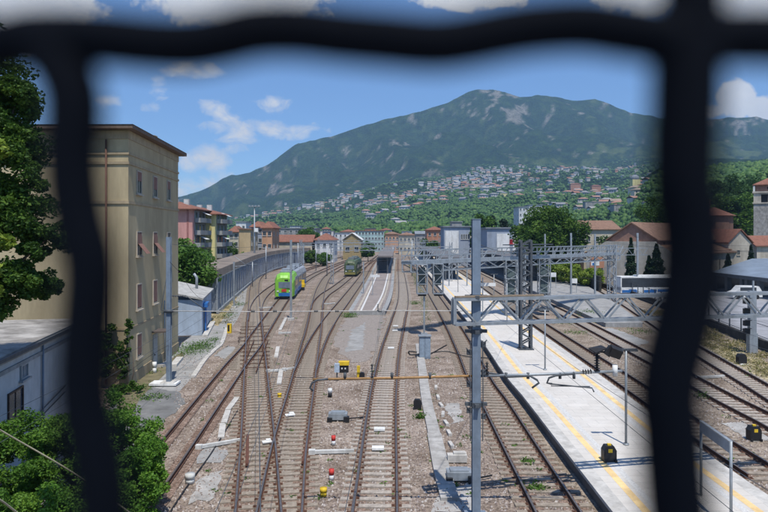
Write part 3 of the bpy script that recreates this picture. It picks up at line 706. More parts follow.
# platform sign on two posts
t = thing('platform_sign', (10.6, 20.6, .55), 'narrow hanging platform sign on two posts, seen edge-on at lower right', 'sign')
p1, p2 = P(701, 422, 21.8), P(731, 442, 19.6)
for p in (p1, p2):
    b = MB(); b.tube([(p.x, p.y, .55), (p.x, p.y, p.z + .02)], .045, 10); b.build('post', M_galv, t, True)
d_ = (p2 - p1); b = MB(); b.bar(p1 - Vector((0, 0, .16)), Vector((p2.x, p2.y, p1.z)) - Vector((0, 0, .16)), .07, .34); b.build('panel', M_steel, t)
b = MB(); b.bar(p1 + Vector((0, 0, .03)), Vector((p2.x, p2.y, p1.z + .03)), .11, .04); b.build('panel_frame', M_galv, t)
# small boards
for (u, v0, vb, w, m_, lab) in [(553.5, 273, 288, .9, M_white, 'small white sign board on two legs on the low platform, left one'), (574, 279, 293, 1.0, M_white, 'small white sign board on two legs on the low platform, right one')]:
    g = G(u, vb, .45); z1 = HV(v0, g.y); t = thing('sign_board', g, lab, 'sign')
    b = MB(); b.box((g.x, g.y, z1 - .3), (w, .08, .75)); b.build('board', m_, t)
    for s_ in (-.4, .4):
        b = MB(); b.bar((g.x + s_, g.y, .45), (g.x + s_, g.y, z1 - .5), .06); b.build('leg', M_galv, t)
for (u, v, Z, w, lab) in [(375, 276, 96, 1.4, 'white horizontal platform board under the far canopy'), (487, 284.5, 70, 1.9, 'white horizontal board right of the near mast')]:
    g = Vector((HX(u, Z), Z, .55)); zz = HV(v, Z); t = thing('platform_board', g, lab, 'sign')
    b = MB(); b.box((g.x, g.y, zz), (w, .12, .35)); b.build('board', M_white, t)
    b = MB(); b.bar((g.x - w * .25, g.y, .55), (g.x - w * .25, g.y, zz + .8), .1); b.build('post', M_galv, t)

# --- overhead wires
def wires(key, y1, label, h=5.0):
    pts = [p for p in TR[key] if p.y < y1]; b = MB()
    b.tube([Vector((p.x, p.y, h)) for p in pts], .006, 5)
    up = resample([Vector((p.x, p.y, 0)) for p in pts], 3.0); m_ = []
    for i, p in enumerate(up):
        s_ = (p.y % 48) / 48; z = h + 1.25 - 1.0 * 4 * s_ * (1 - s_) * .85; m_.append(Vector((p.x, p.y, z)))
        if i % 3 == 0 and key == 'C': b.tube([(p.x, p.y, h), m_[-1]], .003, 4)
    b.tube(m_, .006, 5); tag(b.build('overhead_wire', M_steeld), label, 'cable', 'overhead wires of the tracks')
for k, y1, lab in [('B', 160, 'overhead contact wire above the right crossing track'), ('D', 120, 'overhead contact wire above the leftmost gravel track'), ('C', 250, 'overhead contact wire above the central track'), ('R1', 200, 'overhead contact wire above the track left of the white platform'), ('R2', 200, 'overhead contact wire above the track right of the white platform'),
              ('R3', 160, 'overhead contact wire above the second track right of the white platform'), ('A', 160, 'overhead contact wire above the left crossing track')]:
    wires(k, y1, lab)
for (pts, r, m_, lab) in [([P(-40, 404, 9), P(0, 430, 10), P(75, 474, 11), P(140, 520, 12)], .012, mat('pale_rope', (.42, .38, .26), .8), 'pale yellowish stay cable crossing the left bushes'),
                      ([P(-20, 490, 7), P(0, 500, 7.2), P(16, 512, 7.5), P(40, 530, 8)], .012, mat('pale_rope', (.42, .38, .26), .8), 'short pale cable at the bottom left corner'),
                      ([P(170, 262, 40), P(215, 300, 55), P(290, 255, 71)], .012, M_black, 'slack black cable from the tall left mast towards the train'),
                      ([P(60, 420, 22), P(118, 380, 30), P(169, 345, 40.4), P(233, 318, 60)], .010, M_black, 'black cable running past the beige building to the tall left mast'),
                      ([G(170, 512, .03), G(190, 482, .03), G(212, 452, .03), G(238, 410, .03)], .03, M_black, 'dark cable lying on the gravel at the left')]:
    b = MB(); b.tube(curve(pts, 6), r, 6); tag(b.build('cable', m_, None, True), lab, 'cable')

for (a_, c_, lab) in [((-23, 78, 6.6), (HX(411, 60), 60, 7.3), 'upper head-span wire from the curved wall to the caged signals'), ((-23, 78, 5.7), (HX(411, 60), 60, 6.3), 'lower head-span wire from the curved wall to the caged signals'),
    ((-26, 108, 7.2), (8, 100, 7.2), 'head-span wire just behind the lime green train'), ((-26, 108, 6.3), (8, 100, 6.2), 'lower head-span wire behind the lime green train'),
    ((HX(169, 40.4), 40.4, 8.9), (HX(291, 71.6), 71.6, 8.9), 'feeder wire from the tall left mast to the mast before the train'), ((HX(291, 71.6), 71.6, 8.6), (HX(331, 125), 125, 7.9), 'feeder wire from the mast before the train to the far portal'),
    ((HX(571, 98), 98, 9.2), (30, 45, 8.2), 'feeder wire running over the right tracks'), ((HX(595, 98), 98, 9.0), (36, 60, 8.0), 'feeder wire from the low platform mast over the bus yard'),
    ((HX(637, 98), 98, 9.2), (44, 70, 8.4), 'feeder wire from the mast before the bus'), ((3.0, 21, 9.2), (HX(525, 50), 50, 8.9), 'feeder wire from the near mast to the lattice mast on the platform'), ((HX(525, 50), 50, 8.6), (HX(571, 98), 98, 8.8), 'feeder wire from the lattice mast to the low platform mast')]:
    a_, c_ = Vector(a_), Vector(c_); b = MB(); b.tube([a_.lerp(c_, k / 10) - Vector((0, 0, .5 * (1 - (k / 5 - 1) ** 2))) for k in range(11)], .012, 5); tag(b.build('span_wire', M_steeld), lab, 'cable', 'span and feeder wires')

# ================================================================== SMALL TRACKSIDE THINGS
def bar_beam(a, c_, lab, w=.15):
    p, q = G(*a, .1), G(*c_, .1); b = MB(); b.bar(p, q, w, .14); b.box(p, (w * 1.8, w * 1.5, .2)); tag(b.build('fouling_marker', M_whited), lab, 'marker beam', 'white fouling marker beams')
for a, c_, lab in [((199, 447), (240, 440), 'white marker beam left of the crossing tracks'), ((312, 452), (354, 451), 'white marker beam with a thick left end, between crossing and central track'),
                ((268, 371), (282, 370), 'left half of the broken white marker beam'), ((284, 369.5), (295, 368), 'right half of the broken white marker beam'), ((280, 333), (291, 332.5), 'short white marker beam right of the left crossing'),
                ((260, 308), (273, 307), 'white marker beam in front of the lime green train'), ((698, 377.5), (724, 376), 'white marker beam between the two rightmost tracks'), ((325, 304), (335, 303), 'tiny white marker beam near the branch tracks')]:
    bar_beam(a, c_, lab)
def dwarf(u, vb, s, lab, yellow=True, h0=0, base=False):
    g = G(u, vb, h0); t = thing('dwarf_signal', g, lab, 'signal', 'black dwarf signals')
    b = MB(); z = g.z; w = .5 * s; hh = .62 * s
    pr = [(-w / 2, 0), (w / 2, 0), (w / 2, hh * .72), (w * .3, hh), (-w * .3, hh), (-w / 2, hh * .72)]
    vs = [(g.x + a, g.y - .16 * s, z + c) for a, c in pr] + [(g.x + a, g.y + .2 * s, z + c) for a, c in pr]
    b.add(vs, [tuple(range(6)), tuple(range(6, 12))[::-1]] + [((i + 1) % 6, i, 6 + i, 6 + (i + 1) % 6) for i in range(6)])
    b.box((g.x - w * .42, g.y - .2 * s, z + .05), (.08 * s, .1 * s, .1)); b.box((g.x + w * .42, g.y - .2 * s, z + .05), (.08 * s, .1 * s, .1))
    b.build('housing', M_black, t)
    if yellow:
        b = MB(); b.box((g.x, g.y - .165 * s, z + hh * .72), (.16 * s, .012, .14 * s)); b.box((g.x, g.y, z + hh + .03), (.14 * s, .12, .06)); b.build('yellow_plate', M_yel, t)
    if base:
        b = MB(); b.box((g.x, g.y - .05, z - .0), (.5 * s, .6 * s, .12)); b.build('white_block', M_white, t)
dwarf(609, 461, 1.0, 'black dwarf signal with a yellow mark on the white platform', h0=.55)
dwarf(754, 440, 1.05, 'black dwarf signal with a yellow mark on gravel at the right edge')
dwarf(741.5, 364, 1.2, 'black dwarf signal on a white block beside the dry grass', False, 0, True)
dwarf(417.5, 409, .85, 'small black dwarf signal beside the concrete slab path', False)
dwarf(362, 379, .7, 'black dwarf signal just right of the yellow box by the orange boom', False)
b = MB(); g = G(358.5, 378); b.box((g.x, g.y, .4), (.2, .22, .8)); tag(b.build('yellow_post', M_yel), 'short yellow post touching the black dwarf signal', 'post')
t = thing('yellow_topped_box', G(344, 372), 'small black trackside box with a bright yellow top', 'signal box'); g = G(344, 372)
b = MB(); b.box((g.x, g.y, .25), (.62, .4, .5)); b.build('body', M_black, t); b = MB(); b.box((g.x, g.y, .62), (.72, .5, .24)); b.build('top', M_yel, t)
for q in (-.13, .1):
    b = MB(); b.box((g.x + q, g.y - .205, .28), (.09, .02, .1)); b.build('mark', M_white, t)
g = G(337, 381); t = thing('relay_case', g, 'pale blue relay case on a thin leg, left of the yellow-topped box', 'case')
b = MB(); b.box((g.x, g.y, .85), (.32, .25, .55)); b.build('case', mat('pale_blue', (.42, .50, .58), .6), t); b = MB(); b.bar((g.x, g.y, 0), (g.x, g.y, .6), .08); b.build('leg', M_steeld, t)
g = G(229.5, 333); t = thing('yellow_box', g, 'yellow and black trackside box beside the left service road', 'signal box')
b = MB(); b.box((g.x, g.y, .45), (.4, .35, .9)); b.build('body', M_yel, t); b = MB(); b.box((g.x - .05, g.y - .18, .5), (.18, .03, .6)); b.build('face', M_black, t)
# grey cabinet with wing
g = G(426, 358); t = thing('equipment_cabinet', g, 'blue-grey equipment cabinet beside the track, cables on both sides', 'cabinet')
b = MB(); b.box((g.x - .1, g.y, .85), (.85, .7, 1.7)); b.build('body', M_steel, t)
for q in (-.32, .12):
    b = MB(); b.box((g.x + q, g.y - .355, .85), (.38, .012, 1.45)); b.build('door', mat('cabinet_door', (.25, .31, .37), .5), t)
b = MB(); b.box((g.x - .1, g.y, 1.73), (1.0, .85, .07)); b.build('lid', M_galv, t)
b = MB(); b.bar((g.x + .35, g.y, .3), (g.x + 1.6, g.y, 1.0), .08); b.tube(curve([Vector((g.x - .5, g.y, .3)), Vector((g.x - 1.2, g.y, .25)), Vector((g.x - 1.3, g.y, .5)), Vector((g.x - .7, g.y, .45))]), .06, 6)
b.tube(curve([Vector((g.x + .4, g.y, .4)), Vector((g.x + 1.6, g.y, .5)), Vector((g.x + 3.2, g.y, .12)), Vector((g.x + 5.5, g.y - 1, .12))]), .045, 6); b.build('cables', M_black, t)
# point machines
for (u, v, lab) in [(338, 420, 'grey point machine between crossing and central track'), (459, 480, 'grey point machine left of the mast foot')]:
    g = G(u, v); t = thing('point_machine', g, lab, 'point machine')
    b = MB(); b.box((g.x, g.y, .22), (.95, .55, .3)); b.box((g.x, g.y, .40), (.7, .42, .08)); b.build('housing', M_galv, t)
    b = MB(); b.box((g.x + .45, g.y - .3, .12), (.28, .3, .28)); b.bar((g.x + .45, g.y - .2, .1), (g.x + 1.3, g.y + .2, .1), .05); b.build('rod_cover', M_black, t); b = MB(); b.box((g.x - .4, g.y - .3, .1), (.25, .25, .2)); b.build('foot', M_black, t)
g = G(457, 462); b = MB(); b.box((g.x, g.y, .18), (.8, .35, .3)); b.box((g.x + .1, g.y + .02, .37), (.5, .25, .1)); tag(b.build('junction_box', M_conc), 'pale junction box just above the point machine by the mast foot', 'box')
# small stakes
def stake(u, v, top, bot, lab, h=.42, r=.09):
    g = G(u, v); t = thing('marker_stake', g, lab, 'marker'); b = MB(); b.tube([g, (g.x, g.y, h * .5)], r, 10); b.build('lower_half', bot, t, True)
    b = MB(); b.tube([(g.x, g.y, h * .5), (g.x, g.y, h)], r * 1.1, 10); b.build('upper_half', top, t, True)
stake(331.5, 480, M_red, M_white, 'red and white stake in the gravel, the nearer of two', .42, .095); stake(333.5, 445, M_red, M_white, 'red and white stake, the farther of two, near the white beam')
stake(323.5, 496, M_yel, M_yel, 'yellow stub in the gravel at the bottom, left of the central track', .3, .12); stake(279.5, 398, M_yel, M_yel, 'yellow stub inside the crossing tracks', .28, .11)
stake(330, 397, M_white, M_black, 'white and black stake left of the central track', .5, .12)
stake(190, 483, M_whited, M_whited, 'rounded whitish bollard beside the hedge', .36, .17); stake(154.5, 373, M_white, M_white, 'white post by the beige building entrance', .75, .13)
for (u, v, lab) in [(379.5, 429, 'white balise plate in the central track, farther one'), (378, 448, 'white balise plate in the central track, nearer one'), (395.5, 326, 'white balise plate far up the central track, farther one'),
               (395, 330.5, 'white balise plate far up the central track, nearer one'), (391, 348, 'faded balise plate in the middle of the central track')]:
    g = G(u, v, .14); b = MB(); b.box((g.x, g.y, .14), (.52, .38, .09)); b.box((g.x, g.y, .19), (.40, .26, .03)); tag(b.build('balise', M_white), lab, 'balise')
for (u, v, w, lab) in [(267, 442, .42, 'white plate lying in the left crossing track'), (290, 415, .5, 'crumpled white rag between the crossing rails')]:
    g = G(u, v, .14); b = MB(); b.M = Matrix.Translation((g.x, g.y, .15)) @ Matrix.Rotation(.4, 4, 'Z') @ Matrix.Rotation(.12, 4, 'X'); b.box((0, 0, 0), (w, .22, .05)); b.box((w * .2, .1, .04), (w * .5, .16, .06)); tag(b.build('white_plate', M_white), lab, 'plate')
# concrete trough lids (slab path)
t = thing('cable_trough', G(432, 440), 'row of pale concrete cable trough slabs between the tracks', 'cable trough')
line = curve([G(*p) for p in [(448, 494), (441.5, 470), (433, 430), (426, 398), (421.5, 365), (419, 345)]], 10); rs = resample(line, 1.25)
for i, (p, n) in enumerate(zip(rs, normals(rs))):
    b = MB(); b.box((p.x, p.y, .04 + random.uniform(0, .015)), (.66 if p.y < 30 else .58, 1.23, .14), math.atan2(n.y, n.x)); b.build('slab', M_slab, t)
t = thing('stone_edging', G(441, 406), 'short line of pale edging stones right of the slab path', 'edging')
for (u, v) in [(438, 398), (441, 406), (443, 415), (446, 424), (434, 378), (436, 388), (449, 434), (451, 446)]:
    g = G(u, v); b = MB(); b.box((g.x, g.y, .05), (.16, .7, .14), random.uniform(-.15, .15)); b.build('stone', M_conc, t)
t = thing('cable_trough', G(215, 355), 'narrow whitish cable trough curving beside the left road', 'cable trough')
line = curve([G(*p) for p in [(194, 376), (205, 360), (215, 350), (222, 343), (227, 328)]], 8); rs = resample(line, 1.0)
for p, n in zip(rs, normals(rs)):
    b = MB(); b.box((p.x, p.y, .03), (.32, .97, .1), math.atan2(n.y, n.x)); b.build('slab', M_conc, t)
t = thing('cable_trough', G(238, 400), 'broken whitish cable trough left of the crossing tracks', 'cable trough')
for (a, c_) in [((237, 398), (228, 410)), ((228, 411), (224, 423)), ((223, 424), (221, 438)), ((278, 347), (276, 357)), ((286, 318), (280, 330)), ((281, 371), (279, 384))]:
    b = MB(); b.bar(G(*a, .04), G(*c_, .04), .3, .1); b.build('slab', M_conc, t)
t = thing('kerb_stones', G(170, 365), 'pale kerb stones at the doorstep of the beige building', 'kerb')
for (a, c_) in [((160, 366), (170, 363)), ((173, 366), (180, 358)), ((205, 336), (213, 322))]:
    b = MB(); b.bar(G(*a, .1), G(*c_, .1), .5, .2); b.build('stone', M_conc, t)

# ================================================================== WINDOWS
def win_mesh(w, h, style='plain', shutter=None):
    """frame mesh and pane mesh; x along wall, -y out of the wall"""
    f = MB(); t_ = .07
    for x in (-w / 2, w / 2): f.box((x, -.02, 0), (t_, .10, h + t_))
    for z in (-h / 2, h / 2): f.box((0, -.022, z), (w - t_, .104, t_))
    f.box((0, -.012, 0), (.045, .06, h - t_))
    f.box((0, -.07, -h / 2 - .09), (w + .3, .20, .08))
    p = MB(); p.box((0, -.004, 0), (w - .06, .03, h - .06))
    return f, p
FM = {}
def window(parent, pos, rz, w, h, frame_m=None, pane_m=None, key='', blind=None):
    frame_m = frame_m or M_whited; pane_m = pane_m or M_glass; k = (round(w, 2), round(h, 2), frame_m.name, pane_m.name)
    if k not in FM:
        f, p = win_mesh(w, h); FM[k] = (f.mesh('window', frame_m), p.mesh('pane', pane_m))
    o = inst(FM[k][0], 'window', parent, pos, rz); p = bpy.data.objects.new('pane', FM[k][1]); COL.objects.link(p); p.parent = o; WL[o.name] = Vector(pos)
    if blind:
        style, bm_, frac = blind; b = MB()
        if style == 'down': b.box((0, -.045, h / 2 * (1 - frac)), (w - .08, .04, h * frac - .05))
        elif style == 'out':
            b.add([(-w / 2, -.06, h * .45), (w / 2, -.06, h * .45), (w / 2, -.10, 0), (-w / 2, -.10, 0)], [(0, 1, 2, 3)]); b.add([(-w / 2, -.10, 0), (w / 2, -.10, 0), (w / 2, -.62, -h * .42), (-w / 2, -.62, -h * .42)], [(0, 1, 2, 3)])
            b.add([(-w / 2, -.12, 0), (w / 2, -.12, 0), (w / 2, -.64, -h * .42), (-w / 2, -.64, -h * .42)], [(3, 2, 1, 0)])
        me = b.mesh('blind', bm_); q = bpy.data.objects.new('blind', me); COL.objects.link(q); q.parent = o
    return o

# ================================================================== BEIGE BUILDING
M_beige = mat('beige_render', (.45, .365, .22), .9, .12, .7, .06, detail=9, stretch=(1, 1, .35))
M_beiged = mat('cornice_stone', (.38, .30, .19), .9, .12, 2, .1)
M_brown = mat('brown_blind', (.24, .13, .10), .8, .15, 6)
O = Vector((-15.9, 39.8, 0)); tl = 12.6; tv = Vector((-.075, 1, 0)).normalized(); fv = Vector((-1, .02, 0)).normalized()
M_sill = mat('window_stone', (.46, .41, .33), .9, .1, 3)
bb = thing('beige_building', (-20, 45, 0), 'tall plain beige building with brown blinds and a flat overhanging roof', 'building')
H = 16.0; c0, c1, c2, c3 = O, O + tv * tl, O + tv * tl + fv * 9, O + fv * 9
b = MB(); b.prism([(c.x, c.y) for c in (c0, c1, c2, c3)], 0, H); b.build('wall', M_beige, bb)
cen = (c0 + c2) / 2
def grow(d): return [((c - cen) + ((c - cen).normalized() * d * 1.41)) + cen for c in (c0, c1, c2, c3)]
b = MB(); b.prism([(c.x, c.y) for c in grow(.62)], H, H + .22); b.build('eave', mat('eave_board', (.16, .11, .08), .8), bb)
b = MB(); gr = grow(.66); top = [c0 + (cen - c0) * .8, c1 + (cen - c1) * .8, c2 + (cen - c2) * .8, c3 + (cen - c3) * .8]
vs = [(g.x, g.y, H + .24) for g in gr] + [(g.x, g.y, H + .75) for g in top]; b.add(vs, [(0, 1, 5, 4), (1, 2, 6, 5), (2, 3, 7, 6), (3, 0, 4, 7), (4, 5, 6, 7)]); b.build('roof', M_terral, bb)
b = MB(); q = c1 + fv * 2 - tv * 3.6; b.box((q.x + .8, q.y, H + .7), (.8, .6, .7)); b.build('chimney', M_beiged, bb)
for z, hh, pr in ((14.55, .16, .07), (13.95, .16, .07), (11.5, .18, .07), (15.7, .5, .05), (3.6, .12, .04), (.35, .7, .06)):
    b = MB(); b.prism([(c.x, c.y) for c in grow(pr)], z - hh / 2, z + hh / 2); b.build('string_course', M_beiged, bb)
rzf = math.atan2(tv.y, tv.x)
def onf(s, z, out=0.0): return O + tv * s + Vector((0, 0, z)) + Vector((tv.y, -tv.x, 0)) * out
for i, s_ in enumerate((2.1, 5.8, 9.5)):
    window(bb, onf(s_, 12.9), rzf, .95, 1.45, M_sill, blind=('down', M_brown, .45 + .2 * (i % 2)))
    window(bb, onf(s_, 8.9), rzf, .95, 1.55, M_sill, blind=('out', M_brown, 1) if i < 2 else None)
    window(bb, onf(s_, 5.45), rzf, .95, 1.6, M_sill, blind=('down', M_brown, .95 if i < 2 else .5))
    if i != 1: window(bb, onf(s_, 2.25), rzf, .95, 1.5, M_sill, blind=('down', M_brown, .9 if i == 0 else .4))
b = MB(); p = onf(5.8, 1.25, .03); b.box(p, (1.0, .08, 2.4), rzf); o = b.build('door', mat('pale_door', (.35, .36, .35), .6), bb)
b = MB(); p = onf(5.5, 1.0, .1); b.box(p, (.05, .06, .12), rzf); b.build('handle', M_black, o)
b = MB(); p = onf(5.8, 2.65, .5); b.box(p, (1.5, .95, .10), rzf); b.build('door_canopy', mat('canopy_felt', (.10, .08, .07), .9), bb)
b = MB()
for s_, z0 in ((11.6, 0), (7.6, 0)):
    pass
q = O + fv * 1.35 + Vector((0, -.12, 0)); b.tube([(q.x, q.y, .2), (q.x, q.y, 15.4)], .06, 8); b.build('downpipe', mat('copper_pipe', (.18, .09, .06), .6), bb, True)
b = MB(); q = onf(8.0, 0, .12); b.tube([(q.x, q.y, .2), (q.x, q.y, 4.6)], .045, 8); b.build('downpipe', M_galv, bb, True)

# ================================================================== WHITE LOW BUILDING (left)
M_wwall = mat('white_wall', (.50, .51, .50), .9, .12, 1.2, .06, detail=8)
wb = thing('low_white_building', (-17, 27, 0), 'low whitewashed flat-roofed building behind the left bushes', 'building')
a0, a1 = Vector((-13.4, 17.5, 0)), Vector((-16.6, 35.0, 0)); d = (a1 - a0).normalized(); nn = Vector((-d.y, d.x, 0)); Hh = 4.55
cs = [a0, a1, a1 + nn * 9, a0 + nn * 9]; b = MB(); b.prism([(c.x, c.y) for c in cs], 0, Hh); b.build('wall', M_wwall, wb)
b = MB(); o_ = -nn * .25; cs2 = [a0 + o_ - d * .3, a1 + o_ + d * .2, a1 + nn * 9, a0 + nn * 9 - d * .3]; b.prism([(c.x, c.y) for c in cs2], Hh, Hh + .32); b.build('roof', mat('roof_felt', (.20, .185, .16), .9, .35, .8, .2, col2=(.33, .31, .28)), wb)
b = MB(); b.bar(a0 - nn * .03 + Vector((0, 0, Hh - .42)), a1 - nn * .03 + Vector((0, 0, Hh - .42)), .1, .16); b.build('string_course', M_concd, wb)
b = MB(); b.bar(a0 - nn * .34 + Vector((0, 0, Hh + .2)), a1 - nn * .34 + Vector((0, 0, Hh + .2)), .12, .14); b.build('gutter', M_steeld, wb)
rzw = math.atan2(d.y, d.x)
def onw(y, z, out=0): s_ = (y - a0.y) / d.y; return a0 + d * s_ - nn * out + Vector((0, 0, z))
yA = 25.9; p = onw(yA, 2.3); window(wb, p, rzw, 1.5, 1.7, mat('brown_frame', (.07, .045, .035), .6), mat('shop_glass', (.05, .06, .08), .2))
window(wb, onw(26.8, 3.75), rzw, .75, .55, M_galv, M_slate)
b = MB(); q = onw(28.9, 0, .08); b.tube([(q.x, q.y, 0), (q.x, q.y, Hh)], .05, 8); b.build('downpipe', M_steel, wb, True)
b = MB(); q = onw(28.3, 1.55, .10); q2 = onw(32, 1.9, .1); b.tube([onw(26.8, 1.6, .1), q, q2], .03, 6); b.tube([onw(26.8, 1.3, .1), onw(28.3, 1.3, .1), onw(32, 1.6, .1)], .03, 6); b.build('wall_pipe', M_steeld, wb, True)

# ================================================================== BLUE SHED
sh = thing('blue_white_shed', (-18.3, 60, 0), 'small pale blue shed with a grey sloping roof beyond the beige building', 'shed')
b = MB(); pl = [(-17.2, 60.5), (-19.3, 71.5), (-23, 71), (-21.3, 60.2)]; b.prism(pl, 0, 3.35); b.build('wall', mat('pale_blue_wall', (.42, .50, .60), .9, .1, 1), sh)
b = MB(); b.add([(-17.0, 60.2, 3.35), (-19.1, 71.8, 3.35), (-23.3, 71.4, 4.25), (-21.6, 59.9, 4.25), (-17.0, 60.2, 3.52), (-19.1, 71.8, 3.52), (-23.3, 71.4, 4.42), (-21.6, 59.9, 4.42)],
               [(0, 1, 2, 3), (7, 6, 5, 4), (0, 4, 5, 1), (1, 5, 6, 2), (2, 6, 7, 3), (3, 7, 4, 0)]); b.build('roof', mat('fibre_cement', (.40, .39, .36), .9, .3, 1.5, .3), sh)
b = MB(); b.box((-17.42, 62.6, 1.3), (1.1, .12, 2.5), math.radians(100.8)); b.build('door', M_blue, sh)
b = MB(); b.box((-17.35, 62.3, 2.75), (1.9, .5, .4), math.radians(100.8)); b.build('door_hood', M_blue, sh)
b = MB(); q = G(192, 298, 3); b.tube([(-19.9, 68, 3.6), (-19.9, 68, 5.0), (-20.2, 68, 5.4)], .15, 8); b.build('flue', M_galv, sh, True)

# ================================================================== LONG CURVED WALL / SHED
lw = thing('long_curved_wall', G(225, 312), 'long curved dark wall with blue-grey panels and a brown top along the left tracks', 'wall')
base = curve([G(217, 314), G(240, 293), G(262, 275.5), G(285, 267), G(312, 262.5)], 6); base = resample(base, 3.2)
pn = [mat('wall_panel_blue', (.13, .18, .27), .55, .4, .35, 0, detail=8, col2=(.26, .30, .37)), mat('wall_panel_grey', (.25, .28, .32), .6, .35, .5, 0)]
top_ = 5.3
b = MB(); b2 = MB(); b3 = MB(); b4 = MB()
for i in range(len(base) - 1):
    p, q = base[i], base[i + 1]; tgt = b if (i * 7 // 3) % 2 else b2
    tgt.add([(p.x, p.y, .4), (q.x, q.y, .4), (q.x, q.y, 4.3), (p.x, p.y, 4.3)], [(0, 1, 2, 3)])
    b3.add([(p.x + .12, p.y - .12, 4.3), (q.x + .12, q.y - .12, 4.3), (q.x, q.y, top_), (p.x, p.y, top_), (p.x - 3.5, p.y + 1.2, top_ + .3), (q.x - 3.5, q.y + 1.2, top_ + .3)], [(0, 1, 2, 3), (3, 2, 5, 4)])
    b4.box((p.x + .05, p.y - .08, 2.2), (.16, .16, 4.2)); b4.bar((p.x + .1, p.y - .1, .2), (q.x + .1, q.y - .1, .2), .3, .5)
    b4.bar((p.x + .08, p.y - .1, 4.3), (q.x + .08, q.y - .1, 4.3), .12, .14)
p = base[0]; b2.add([(p.x, p.y, .3), (p.x - 3.5, p.y + 1.2, .3), (p.x - 3.5, p.y + 1.2, 4.3), (p.x, p.y, 4.3)], [(0, 3, 2, 1)])
b.build('blue_panels', pn[0], lw); b2.build('grey_panels', pn[1], lw); b3.build('brown_fascia', mat('brown_fascia', (.22, .18, .145), .9, .2, .5), lw); b4.build('posts', M_galv, lw)

# ================================================================== GENERIC BUILDINGS
def house(name, label, x, y, w, d, h, wall, roof='flat', roof_m=None, rh=2.0, rz=0, rows=2, cols=3, side_cols=2, cat='building', group=None, ww=1.0, wh=1.3, wm=None, z0=0, axis='x', side=None, chim=0, base=-1):
    t = thing(name, (x, y, z0), label, cat, group); M_ = Matrix.Translation((x, y, z0)) @ Matrix.Rotation(rz, 4, 'Z')
    b = MB(); b.M = M_
    b.box((0, 0, (h + base) / 2), (w, d, h - base))
    if roof == 'gable':
        if axis == 'x': b.add([(-w / 2, -d / 2, h), (-w / 2, d / 2, h), (-w / 2, 0, h + rh - .25)], [(0, 2, 1)]); b.add([(w / 2, -d / 2, h), (w / 2, d / 2, h), (w / 2, 0, h + rh - .25)], [(0, 1, 2)])
        else: b.add([(-w / 2, -d / 2, h), (w / 2, -d / 2, h), (0, -d / 2, h + rh - .25)], [(0, 1, 2)]); b.add([(-w / 2, d / 2, h), (w / 2, d / 2, h), (0, d / 2, h + rh - .25)], [(0, 2, 1)])
    b.build('wall', wall, t)
    b = MB(); b.M = M_
    if roof == 'flat': b.box((0, 0, h + .15), (w + .8, d + .8, .35))
    elif roof == 'gable': b.gable(-w / 2, w / 2, -d / 2, d / 2, h + .1, h + rh, .5, axis)
    else: b.hip(-w / 2, w / 2, -d / 2, d / 2, h + .1, h + rh)
    r = b.build('roof', roof_m or M_slate, t)
    if chim:
        for k in range(chim):
            b = MB(); b.M = M_; b.box((-w * .3 + w * .6 * k / max(1, chim - 1), d * .1, h + rh * .75 + .4), (.8, .6, 1.4)); b.build('chimney', M_whited, r)
    fh = h / max(rows, 1)
    for i in range(rows):
        z = fh * (i + .55)
        for j in range(cols):
            p = M_ @ Vector((-w / 2 + w * (j + .5) / cols, -d / 2, z)); window(t, p, rz, ww, wh, wm)
        for j in range(side_cols):
            sgn = side if side is not None else (1 if x < 0 else -1)
            p = M_ @ Vector((sgn * w / 2, -d / 2 + d * (j + .5) / side_cols, z)); window(t, p, rz + sgn * math.pi / 2, ww, wh, wm)
    return t, M_
# pink and yellow apartment houses with balconies
M_pink = mat('pink_render', (.58, .29, .25), .9, .08, .4); M_yell = mat('yellow_render', (.68, .60, .28), .9, .08, .4)
M_greyr = mat('grey_render', (.30, .30, .29), .9, .12, .5)
def flats(label, y0, y1, xr, wdt, H_, wm, dk):
    L = y1 - y0; t = thing('apartment_house', (xr - wdt / 2, y0, 0), label, 'apartment building', 'stepped apartment houses on the left')
    b = MB(); b.box((xr - wdt / 2, (y0 + y1) / 2, H_ / 2), (wdt, L, H_)); b.build('wall', wm, t)
    b = MB(); b.box((xr - wdt / 2 + .06, (y0 + y1) / 2 + .7, H_ / 2 - .1), (wdt, L - 1.6, H_ - .4)); b.build('balcony_wall', M_greyr, t)
    b = MB(); b.M = Matrix.Translation((xr - wdt / 2, (y0 + y1) / 2, 0)); b.hip(-wdt / 2, wdt / 2, -L / 2, L / 2, H_, H_ + 2.2, 1.3); r = b.build('roof', M_terra, t)
    for k in range(3):
        b = MB(); b.box((xr - 2.5 - k * 2.6, y0 + L * .35, H_ + 1.7), (1.2, 1.0, 1.5)); b.build('chimney', M_whited, r)
    ya, yb = y0 + 1.4, y1 - .4
    for fl in range(5):
        z = .9 + fl * 2.95
        b = MB(); b.box((xr + .85, (ya + yb) / 2, z), (1.5, yb - ya, .18)); b.box((xr + 1.55, (ya + yb) / 2, z + .55), (.06, yb - ya, .9)); b.box((xr + .85, ya + .03, z + .55), (1.44, .06, .9)); o = b.build('balcony', M_greyr, t)
        for q in (ya + 1.6, (ya + yb) / 2, yb - 1.6): window(t, (xr + .07, q, z + 1.35), math.pi / 2, 1.5, 2.1, M_greyr)
        if fl in (2, 4):
            b = MB(); q = ya + 2 + fl; b.add([(xr + .1, q - 1.6, z + 2.7), (xr + .1, q + 1.6, z + 2.7), (xr + 2.2, q + 1.6, z + 1.8), (xr + 2.2, q - 1.6, z + 1.8)], [(0, 1, 2, 3)]); b.build('awning', M_white, o)
    b = MB(); b.box((xr - 1.1, y0 - .03, H_ / 2), (.45, .08, H_ - .2)); b.build('dark_stripe', mat('dark_' + wm.name, dk, .9), t)
